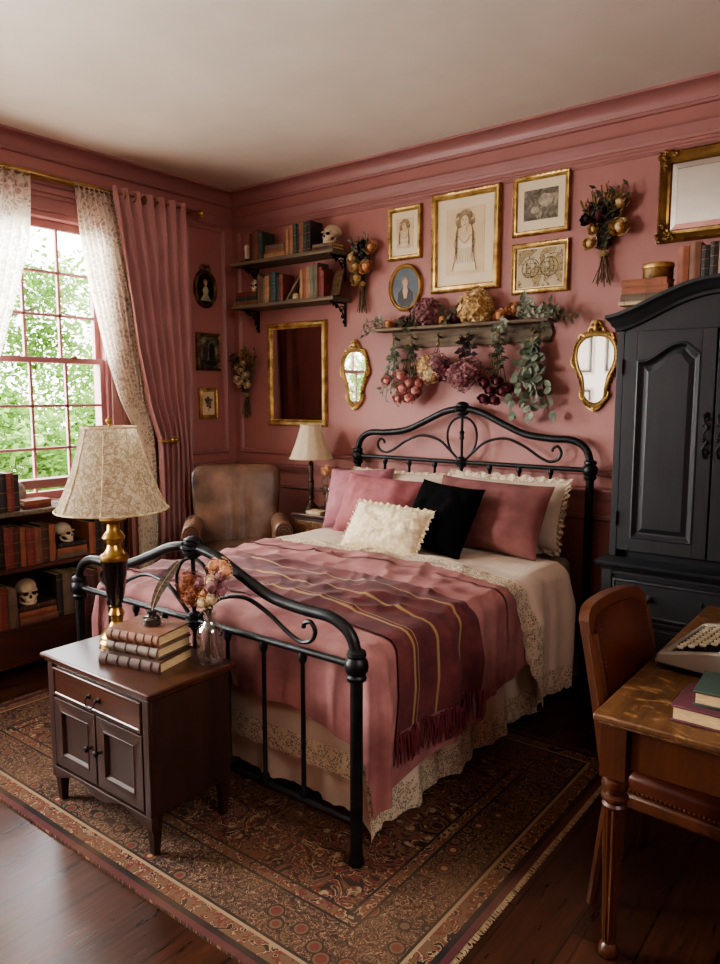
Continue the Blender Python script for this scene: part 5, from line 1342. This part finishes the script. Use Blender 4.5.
def hydrangea(c, r, n, seed=0, squash=(1, 1, 1)):
    q = random.Random(seed); m = MB(); c = Vector(c); m.ball(c, [r*.72*s for s in squash], 12, 8)
    for i in range(n):
        z = 1-2*(i+.5)/n; a = i*2.39996; d = Vector((math.sqrt(1-z*z)*math.cos(a), math.sqrt(1-z*z)*math.sin(a), z))
        rr = r*q.uniform(.82, 1.08); p = c+Vector((d.x*squash[0], d.y*squash[1], d.z*squash[2]))*rr; X, Y, Z = basis(d+Vector((q.uniform(-.5, .5), q.uniform(-.5, .5), q.uniform(-.5, .5))))
        s = r*q.uniform(.16, .24); t0 = q.uniform(0, 2)
        for k_ in range(4):
            b = t0+k_*PI/2; e = X*math.cos(b)+Y*math.sin(b); g = X*math.cos(b+PI/2)+Y*math.sin(b+PI/2)
            m.add([p-Z*s*.25, p+e*s*.6+g*s*.42+Z*s*.15, p+e*s*1.1+Z*s*.05, p+e*s*.6-g*s*.42+Z*s*.15], [(0, 1, 2, 3)])
    return m
def sprig(m, pts, n, L, W, seed=0, r=.0022, mi_leaf=1, round_=False, both=True):
    """a stem with leaves along it: stem material 0, leaf material mi_leaf"""
    q = random.Random(seed); sp_ = spline(pts, 6); m.tube(sp_, r, 5, mi=0)
    for i in range(n):
        k_ = int((.12+.88*i/max(1, n-1))*(len(sp_)-1)); p = sp_[k_]; t = (sp_[min(k_+1, len(sp_)-1)]-sp_[max(k_-1, 0)]).normalized()
        side = t.cross(Vector((q.uniform(-1, 1), -1.2, q.uniform(-1, 1)))).normalized()*(1 if i % 2 else -1)
        d = (side+t*.5+Vector((0, q.uniform(-.7, .0), 0))).normalized(); l = L*q.uniform(.7, 1.15)
        if round_:
            w = d.cross(Vector((q.uniform(-.6, .6), -1, q.uniform(-.6, .6)))).normalized(); c = p+d*l*.55
            m.add([c+d*l*.5*math.cos(a)+w*W*.5*math.sin(a) for a in [2*PI*j/9 for j in range(9)]], [tuple(range(9))], mi_leaf)
        else: m.leaf(p, d, Vector((q.uniform(-.5, .5), -1, q.uniform(-.5, .5))), l, W*q.uniform(.8, 1.2), mi_leaf)
FACE = (0, -1, .15)
def wall_bouquet(label, x, z, tiez, blooms, fan, length, below, mats, seed, grass=None):
    """a bunch tied at (x, tiez) on the wall, fanning upwards; blooms = (dx, dz, r, material, kind)"""
    q = random.Random(seed); t = thing('dried_bouquet', label, 'dried bouquet', (x, YB, tiez), group='dried bouquets hung on the wall')
    m = MB()
    for i in range(16):
        a = (i/15-.5)*2
        m.tube(spline([(-a*.045+q.uniform(-.008, .008), -.02-q.uniform(0, .04), -below*q.uniform(.8, 1.)), (q.uniform(-.012, .012), -.03+q.uniform(-.014, .014), 0), (a*fan*.5, -.04, length*.45), (a*fan*q.uniform(.7, 1), -.03-q.uniform(0, .05), length*q.uniform(.75, 1.))], 5), .0024, 5)
    m.obj('stems', M['stem'], t)
    b = MB()
    for k_ in range(4): b.tube([(.024*math.cos(2*PI*i/16), -.032+.024*math.sin(2*PI*i/16), -.012+.007*k_) for i in range(16)], .004, 5, closed=True)
    for s in (-1, 1): b.tube(spline([(0, -.056, 0), (s*.02, -.062, .014), (s*.035, -.06, -.002), (s*.012, -.058, -.006)], 4), .002, 5); b.tube(spline([(0, -.056, 0), (s*.01, -.06, -.03), (s*.016, -.058, -.055)], 4), .002, 5)
    b.obj('twine', M['twine'], t)
    f = MB()
    for i in range(18):
        a = q.uniform(-1, 1); f_ = q.uniform(.55, 1.)
        sprig(f, [(0, -.03, .02), (a*fan*.4*f_, -.05, length*.45*f_), (a*fan*f_, -.04-q.uniform(0, .06), length*f_)], 11, .045, .018, seed*31+i, .0016)
    f.obj('foliage', [M['stem'], M[mats]], t, smooth=0)
    if grass:
        g = MB()
        for i in range(34):
            a = q.uniform(-1, 1); f_ = q.uniform(.85, 1.12); e = Vector((a*fan*f_, -.03-q.uniform(0, .05), length*f_*(1-.25*abs(a))))
            g.tube([(a*.01, -.03, .03), e*.55+Vector((0, -.015, 0)), e], .0013, 4)
            for k_ in range(8):
                p = e*(.78+.03*k_); g.ball((p.x+q.uniform(-.007, .007), p.y+q.uniform(-.007, .007)-.004, p.z), (.005, .005, .009), 5, 4)
        g.obj('grass_heads', M[grass], t)
    for i, (dx, dz, r, mt, kind) in enumerate(blooms):
        c = (dx, -.06-q.uniform(0, .02), dz)
        (rose(c, r, (dx*1.5, -1, .3), seed*17+i) if kind == 'r' else hydrangea(c, r, 60, seed*17+i)).obj('bloom', M[mt], t, smooth=60 if kind == 'r' else 0)
    return t
wall_bouquet('dried bouquet of peach and burgundy roses with grey leaves, right of the wall shelves', -3.146, 0, 2.40, [(-.06, .175, .038, 'fl_gold', 'r'), (-.03, .04, .045, 'fl_gold', 'r'), (.09, .235, .042, 'fl_peach', 'r'), (.06, .105, .046, 'fl_peach', 'r'), (-.03, .115, .038, 'fl_gold', 'r'), (.03, .25, .032, 'fl_black', 'r'), (.03, .18, .030, 'fl_black', 'r'), (-.01, .21, .028, 'fl_burg', 'r')], .13, .33, .2, 'eucalyptus', 3)
wall_bouquet('dried bouquet of wheat, golden roses and black flowers, right of the map', -1.478, 0, 2.415, [(.085, .255, .042, 'fl_gold', 'r'), (.09, .125, .046, 'fl_gold', 'r'), (-.05, .135, .032, 'fl_gold', 'r'), (-.07, .06, .036, 'fl_gold', 'r'), (-.05, .225, .042, 'fl_black', 'r'), (-.09, .19, .034, 'fl_black', 'r'), (-.02, .2, .044, 'fl_burg', 'r'), (.002, .235, .034, 'fl_black', 'r')], .14, .34, .18, 'darkleaf', 5, 'wheat')
wall_bouquet('dried bouquet of cream blooms with a ribbon, left of the gilt mirror in the corner', -4.30, 0, 1.645, [(-.02, .2, .04, 'fl_cream', 'r'), (-.075, .13, .036, 'fl_cream', 'r'), (.035, .15, .036, 'fl_cream', 'r'), (.045, .08, .032, 'fl_cream', 'r'), (-.03, .1, .036, 'fl_cream', 'r'), (-.085, .225, .03, 'fl_cream', 'r'), (.0, .25, .03, 'fl_cream', 'r')], .15, .36, .19, 'darkleaf', 9, 'wheat')

# rustic peg shelf
PX0, PX1 = -2.905, -1.775; pc = (PX0+PX1)/2
ps = thing('peg_shelf', 'rustic weathered wooden peg shelf hung above the headboard with dried flowers', 'shelf', (pc, YB, 1.955))
hw = (PX1-PX0)/2; q = random.Random(4)
lo = [(-hw+2*hw*i/30, .0+.008*nz(i*.5, 1)) for i in range(31)]; hi = [(hw+.012*math.sin(k_*1.3), .02+.025*k_) for k_ in range(4)] ; ed = [(-hw+.008*math.sin(k_), .1-.025*k_) for k_ in range(4)]
MB().prism(lo+hi+[(hw-.01, .108), (-hw+.01, .108)]+ed, -.022, 0).obj('back_board', M['greywood'], ps, smooth=0, bevel=.003)
m = MB(); n = 30
def edge_y(i): return -.135+.012*nz(i*.45, 7)
m.prism([(-hw-.07, 0.0), (hw+.03, 0.0)]+[(hw+.03-(2*hw+.1)*i/n, edge_y(i)) for i in range(n+1)], .108, .126, plane='xy'); m.obj('ledge', M['greywood'], ps, smooth=0, bevel=.004)
BX_ = [-2.918, -2.715, -2.513, -2.305, -2.088, -1.878]; 
PEG = [-2.845, -2.715, -2.513, -2.305, -2.088, -1.878]
for x in PEG: 
    m = MB(); m.tube([(x-pc, -.018, .055), (x-pc, -.055, .06), (x-pc, -.075, .072)], [.008, .008, .010], 8); m.obj('peg', M['greywood'], ps)
# bunches hanging head down from the pegs
def hanging(label, x, parts_fn, seed, top=2.02):
    t = thing('hanging_bunch', label, 'dried bouquet', (x, YB-.065, top), group='dried bunches hanging from the peg shelf')
    q = random.Random(seed); b = MB(); b.tube([(.006*math.cos(a), .0, -.004+.012*math.sin(a)) for a in [2*PI*i/12 for i in range(12)]], .0022, 5, closed=True)
    for k_ in range(3): b.tube([(.012*math.cos(2*PI*i/12), .012*math.sin(2*PI*i/12), -.045-.006*k_) for i in range(12)], .0028, 5, closed=True)
    b.obj('twine', M['twine'], t)
    parts_fn(t, q); return t
def stems_(t, q, ends, r=.002):
    m = MB()
    for e in ends: m.tube(spline([(q.uniform(-.012, .012), q.uniform(-.008, .008), .02), (q.uniform(-.005, .005), 0, -.05), (e[0]*.5, e[1]*.5, (e[2]-.05)*.5), e], 5), r, 5)
    m.obj('stems', M['stem'], t)
def leafy(t, q, n, fan, z0, z1, mat, L, W, k_=10, round_=False):
    f = MB()
    for i in range(n):
        a = q.uniform(-1, 1); e = q.uniform(.65, 1)
        sprig(f, [(0, 0, -.04), (a*fan*.4, -.02*q.random(), z0), (a*fan, -.05*q.random(), z1*e)], k_, L, W, q.randint(0, 9999), .0016, round_=round_)
    f.obj('foliage', [M['stem'], M[mat]], t, smooth=0)
def b1(t, q): leafy(t, q, 14, .105, -.16, -.44, 'eucalyptus', .034, .024, 13); stems_(t, q, [(0, 0, -.3)]); [rose(c, .032, (0, -1, -.3), i).obj('bloom', M['fl_pink'], t, smooth=60) for i, c in enumerate([(-.02, -.055, -.28), (.07, -.05, -.40)])]
def b2(t, q):
    ends = [(-.055, -.05, -.25), (.02, -.06, -.3), (-.03, -.065, -.335), (.06, -.05, -.35), (.015, -.06, -.395), (.075, -.04, -.30)]
    stems_(t, q, ends); leafy(t, q, 8, .06, -.1, -.26, 'darkleaf', .05, .022, 8); [rose(e, .044, (e[0]*2, -1, -.8), 40+i).obj('bloom', M['fl_pink'], t, smooth=60) for i, e in enumerate(ends)]
def b3(t, q): 
    ends = [(-.055, -.04, -.19), (.03, -.05, -.18), (-.01, -.06, -.235), (.065, -.035, -.225)]; stems_(t, q, ends)
    [hydrangea(e, .072, 70, 60+i).obj('bloom', M[('fl_gold', 'fl_mauve', 'fl_cream', 'fl_burg')[i]], t, smooth=0) for i, e in enumerate(ends)]
def b4(t, q):
    ends = [(-.05, -.04, -.24), (.05, -.05, -.22), (0, -.06, -.275)]; stems_(t, q, ends); leafy(t, q, 6, .05, -.05, -.16, 'fl_black', .05, .03, 7)
    [hydrangea(e, .078, 80, 80+i).obj('bloom', M[('fl_mauve', 'fl_mauve', 'fl_mauve')[i]], t, smooth=0) for i, e in enumerate(ends)]
def b5(t, q):
    ends = [(-.07, -.04, -.30), (.02, -.05, -.29), (-.02, -.06, -.345), (.055, -.05, -.35), (-.065, -.05, -.40), (.0, -.045, -.405), (.085, -.04, -.335)]
    stems_(t, q, ends, .003); leafy(t, q, 9, .05, -.08, -.25, 'darkleaf', .05, .022, 8); [rose(e, .036, (e[0]*2, -1, -.9), 100+i).obj('bloom', M['fl_burg'], t, smooth=60) for i, e in enumerate(ends)]
def b6(t, q): leafy(t, q, 15, .15, -.18, -.52, 'eucalyptus', .056, .05, 11, True); stems_(t, q, [(0, 0, -.2), (.02, 0, -.22), (-.02, 0, -.2)], .003)
HB = []
for i, (f, lab) in enumerate(((b1, 'hanging bunch of small grey-green leaves with two pink roses, first from the left'), (b2, 'hanging bunch of pale pink dried roses under dark leaves'), (b3, 'hanging bunch of straw and mauve hydrangea heads'), (b4, 'hanging bunch of dusky brown-mauve hydrangea heads'), (b5, 'hanging bunch of dark burgundy roses'), (b6, 'hanging bunch of large round grey-green eucalyptus leaves, last on the right'))):
    hanging(lab, [-2.86, -2.715, -2.513, -2.305, -2.088, -1.868][i], f, 20+i)
# flowers lying along the ledge
LZ = 1.955+.126
gs = 'dried flowers lying on the peg shelf'
def lying(name, label, cat, x, r, mt, kind, dz=0, y=-.075, seed=0):
    t = thing(name, label, cat, (x, YB+y, LZ), group=gs)
    if kind == 'r': rose((0, 0, r*.9), r, (rnd.uniform(-.4, .4), -1, .5), seed).obj('bloom', M[mt], t, smooth=60)
    else: hydrangea((0, 0, r*.86), r, 130, seed, (1.05, .8, .95)).obj('bloom', M[mt], t, smooth=0)
    m = MB(); m.tube(spline([(0, .02, r*.6), (.03, .035, .02), (.07, .04, .006)], 4), .0025, 5); m.obj('stem', M['stem'], t)
lying('dried_hydrangea', 'dusky mauve dried hydrangea head on the left half of the peg shelf', 'dried flower', -2.60, .098, 'fl_mauve', 'h', seed=1)
lying('dried_hydrangea', 'large golden dried hydrangea head in the middle of the peg shelf', 'dried flower', -2.245, .112, 'fl_gold', 'h', seed=2)
for i, (x, r, mt, lab) in enumerate(((-2.90, .036, 'fl_peach', 'small peach rose at the left end of the peg shelf'), (-2.785, .044, 'fl_burg', 'burgundy rose left of the mauve hydrangea on the peg shelf'), (-2.478, .044, 'fl_peach', 'peach rose just right of the mauve hydrangea on the peg shelf'), (-2.385, .046, 'fl_burg', 'dark pink rose left of the golden hydrangea on the peg shelf'), (-2.082, .042, 'fl_peach', 'peach rose right of the golden hydrangea on the peg shelf'))):
    lying('dried_rose', lab, 'dried flower', x, r, mt, 'r', seed=200+i)
t = thing('dried_rose', 'peach rose resting on leaves above its neighbour, right of the golden hydrangea', 'dried flower', (-2.0, YB-.05, LZ), group=gs); rose((0, 0, .075), .04, (.3, -1, .5), 231).obj('bloom', M['fl_peach'], t, smooth=60); m = MB(); m.tube([(0, .01, .06), (.01, .0, 0)], .003, 5); m.obj('stem', M['stem'], t)
def lay_sprig(label, x, dirs, L, W, mat, seed, n=9):
    t = thing('leaf_sprig', label, 'leaves', (x, YB-.07, LZ), group=gs); f = MB()
    for i, d in enumerate(dirs): sprig(f, [(0, 0, .008), (d[0]*.5, d[1]*.5-.01, d[2]*.6+.02), d], n, L, W, seed+i)
    f.obj('leaves', [M['stem'], M[mat]], t, smooth=0)
lay_sprig('grey leaf sprig sticking out beyond the left end of the peg shelf', -2.90, [(-.2, -.03, 0), (-.15, -.05, .05), (-.1, -.02, .07), (-.17, -.04, -.03)], .045, .022, 'eucalyptus', 300)
lay_sprig('dark leaf sprig between the burgundy rose and mauve hydrangea', -2.70, [(-.08, -.05, .02), (.05, -.06, .06), (0, -.07, -.03)], .05, .024, 'darkleaf', 310)
lay_sprig('dark leaf sprig between the two dark pink and peach roses', -2.43, [(-.07, -.02, .1), (.07, -.03, .09), (0, -.06, .02)], .05, .024, 'darkleaf', 320)
lay_sprig('grey-green leaf spray at the right part of the peg shelf', -1.95, [(.1, -.03, .1), (.18, -.04, .05), (.05, -.03, .13), (.22, -.03, .02)], .042, .026, 'eucalyptus', 330, 12)
lay_sprig('dark leaf spray hanging over the right end of the peg shelf', -1.80, [(.1, -.05, .03), (.16, -.04, .0), (.06, -.05, .08), (.04, -.07, -.05), (.2, -.02, -.01)], .05, .024, 'darkleaf', 340)
lay_sprig('trailing leaf sprig hanging over the ledge below the peach roses', -2.06, [(.02, -.08, -.06), (-.02, -.085, -.09), (.05, -.08, -.03)], .04, .028, 'eucalyptus', 350)

# ================================================================== things on the cabinet
iw = thing('inkwell', 'small glass inkwell of black ink on the topmost cabinet book', 'inkwell', (-2.335, 1.70, .7598))
MB().lathe([(.037, 0), (.039, .006), (.038, .03), (.03, .036), (.016, .04), (.015, .05), (.018, .052), (.018, .056), (.013, .056)], (0, 0, 0), 20).obj('bottle', M['glass'], iw)
MB().lathe([(0, .004), (.034, .004), (.034, .026), (.028, .033), (.0, .033)], (0, 0, 0), 18).obj('ink', M['ink'], iw)
MB().lathe([(.014, .04), (.0155, .042), (.019, .05), (.019, .058), (.011, .06), (.010, .046)], (0, 0, 0), 18).obj('collar', M['rubber'], iw)
ql = thing('quill_pen', 'brown feather quill pen standing in the inkwell', 'quill', (-2.335, 1.70, .765))
sp_ = spline([(-.004, 0, .003), (.004, .0, .06), (.03, .01, .13), (.075, .025, .20), (.12, .04, .255)], 8); m = MB(); m.tube(sp_, [.0024-.0018*i/32 for i in range(33)], 6); m.obj('shaft', M['fl_cream'], ql)
m = MB(); n = len(sp_); q = random.Random(3)
for s in (-1, 1):
    for i in range(8, n-1):
        for h in range(3):
            u = (i-8+h/3)/(n-9); p = sp_[i].lerp(sp_[i+1], h/3); t_ = (sp_[i+1]-sp_[i]).normalized(); sd = t_.cross(Vector((.35, -1, .1))).normalized()*s
            w = (.023 if s > 0 else .018)*math.sin(PI*min(1, .12+u*.88))**.6*q.uniform(.9, 1.05); tip = p+sd*w+t_*w*1.1
            m.add([p-t_*.0035, p+t_*.0035, tip+t_*.003, tip-t_*.003], [(0, 1, 2, 3)])
m.obj('vane', M['feather'], ql, smooth=0)
vs_ = thing('glass_bottle_vase', 'clear glass bottle vase on the right side of the dark cabinet', 'vase', (-2.115, 1.80, .630))
MB().lathe([(0, .004), (.046, .0), (.05, .008), (.051, .115), (.045, .14), (.03, .155), (.022, .165), (.021, .188), (.026, .192), (.026, .2), (.02, .2), (.018, .168), (.028, .15), (.041, .135), (.0465, .115), (.046, .012), (0, .012)], (0, 0, 0), 28).obj('bottle', M['glass'], vs_)
df = thing('dried_flower_posy', 'posy of rust and tan dried flowers standing in the clear bottle vase', 'dried flowers', (-2.115, 1.80, .643))
q = random.Random(12); ends = [(-.075, -.03, .29), (-.04, -.04, .255), (-.085, -.01, .245), (.02, -.03, .27), (.04, -.02, .31), (.07, 0, .335), (.02, .02, .33), (.0, -.01, .24), (.08, -.01, .285), (.055, .02, .37), (.05, -.03, .25), (-.01, -.03, .30), (.085, .01, .355), (.015, -.045, .235), (.06, -.04, .30), (.03, 0, .37)]
m = MB()
for e in ends: m.tube(spline([(q.uniform(-.03, .03), q.uniform(-.03, .03), .004), (q.uniform(-.008, .008), q.uniform(-.008, .008), .16), e], 6), .0018, 5)
m.obj('stems', M['stem'], df)
for i, e in enumerate(ends):
    if i < 3: hydrangea(e, .05, 60, 400+i).obj('bloom', M['fl_rust'], df, smooth=0)
    else: hydrangea(e, .03, 34, 400+i).obj('bloom', M['fl_peach' if i % 3 == 0 else 'fl_cream' if i % 3 == 1 else 'fl_mauve'], df, smooth=0)
# on the small bedside table
bv = thing('bud_vase', 'slim clear glass bud vase on the small bedside table', 'vase', (-3.275, 3.86, .825))
MB().lathe([(0, .003), (.024, 0), (.026, .01), (.02, .05), (.015, .1), (.016, .15), (.022, .175), (.019, .175), (.012, .14), (.012, .1), (.017, .05), (0, .01)], (0, 0, 0), 18).obj('bottle', M['glass'], bv)
t = thing('dried_rose', 'single peach dried flower standing in the slim bud vase', 'dried flower', (-3.275, 3.86, .838))
m = MB(); m.tube(spline([(0, 0, 0), (.004, 0, .15), (0, 0, .26)], 5), .002, 5); m.obj('stem', M['stem'], t); hydrangea((0, 0, .29), .042, 60, 71).obj('bloom', M['fl_peach'], t, smooth=0)
f = MB(); sprig(f, [(0, 0, .12), (.02, -.01, .19), (.03, -.02, .24)], 6, .035, .018, 5); sprig(f, [(0, 0, .12), (-.02, -.01, .17), (-.035, -.01, .22)], 6, .035, .018, 6); f.obj('leaves', [M['stem'], M['darkleaf']], t, smooth=0)
o = book(.022, .085, .13, 'y', 'thin pale booklet lying on the small bedside table beside the lamp', (0, 0, 0), T(-3.39, 3.775, .8476) @ RY(90)); 

# ================================================================== typewriter, keyboard towards the chair (local: keys face -x)
tw = thing('typewriter', 'grey-beige portable typewriter with cream keys standing on the desk', 'typewriter', (-.335, 2.615, .755), -6)
def side_prof(): return [(-.305, .02), (-.30, .052), (-.285, .06), (-.11, .098), (-.085, .145), (-.05, .17), (.10, .175), (.15, .15), (.16, .02)]
m = MB(); W2 = .215
for s in (-1, 1): a, b = sorted((s*W2, s*(W2-.028))); m.prism(side_prof(), a, b)
m.prism([(-.305, .02), (-.30, .052), (-.285, .056), (-.275, .05), (-.27, .02)], -W2+.02, W2-.02)
m.prism([(-.115, .02), (-.112, .10), (-.085, .145), (-.05, .17), (-.01, .172), (-.01, .10), (.09, .1), (.10, .175), (.15, .15), (.16, .02)], -W2+.02, W2-.02)
m.obj('case', M['case_grey'], tw, bevel=.008, seg=3, smooth=35)
m = MB(); m.prism([(-.275, .02), (-.275, .042), (-.112, .08), (-.112, .02)], -W2+.03, W2-.03); m.obj('key_bed', M['rubber'], tw, smooth=0)
m = MB(); k2 = MB()
for r_ in range(4):
    for c_ in range(11):
        x = -.245+.033*r_; yk = -.155+.0295*c_+.007*r_; z = .068+.0095*r_
        m.lathe([(0, 0), (.0105, 0), (.0115, .003), (.0105, .006), (0, .0055)], (x, yk, z), 10); k2.tube([(x+.01, yk, z-.024), (x, yk, z)], .002, 4)
m.obj('keys', M['key'], tw); k2.obj('key_levers', M['iron'], tw)
m = MB(); m.box(-.272, -.258, -.09, .09, .052, .062); m.obj('space_bar', M['rubber'], tw, bevel=.002)
m = MB(); m.tube([(.045, -.235, .165), (.045, .235, .165)], .02, 16); m.obj('platen', M['rubber'], tw)
m = MB()
for s in (-1, 1): m.lathe([(0, 0), (.02, 0), (.022, .004), (.022, .02), (.0, .022)], (0, 0, 0), 14) if False else m.tube([(.045, s*.232, .165), (.045, s*.256, .165)], .02, 14)
m.tube([(.01, -.21, .18), (.01, .21, .18)], .0035, 6); m.obj('platen_knobs', M['iron'], tw)
m = MB()
for x in (-.26, .12):
    for yy in (-.15, .15): m.lathe([(.016, 0), (.014, .022)], (x, yy, 0), 10)
m.obj('rubber_feet', M['rubber'], tw)
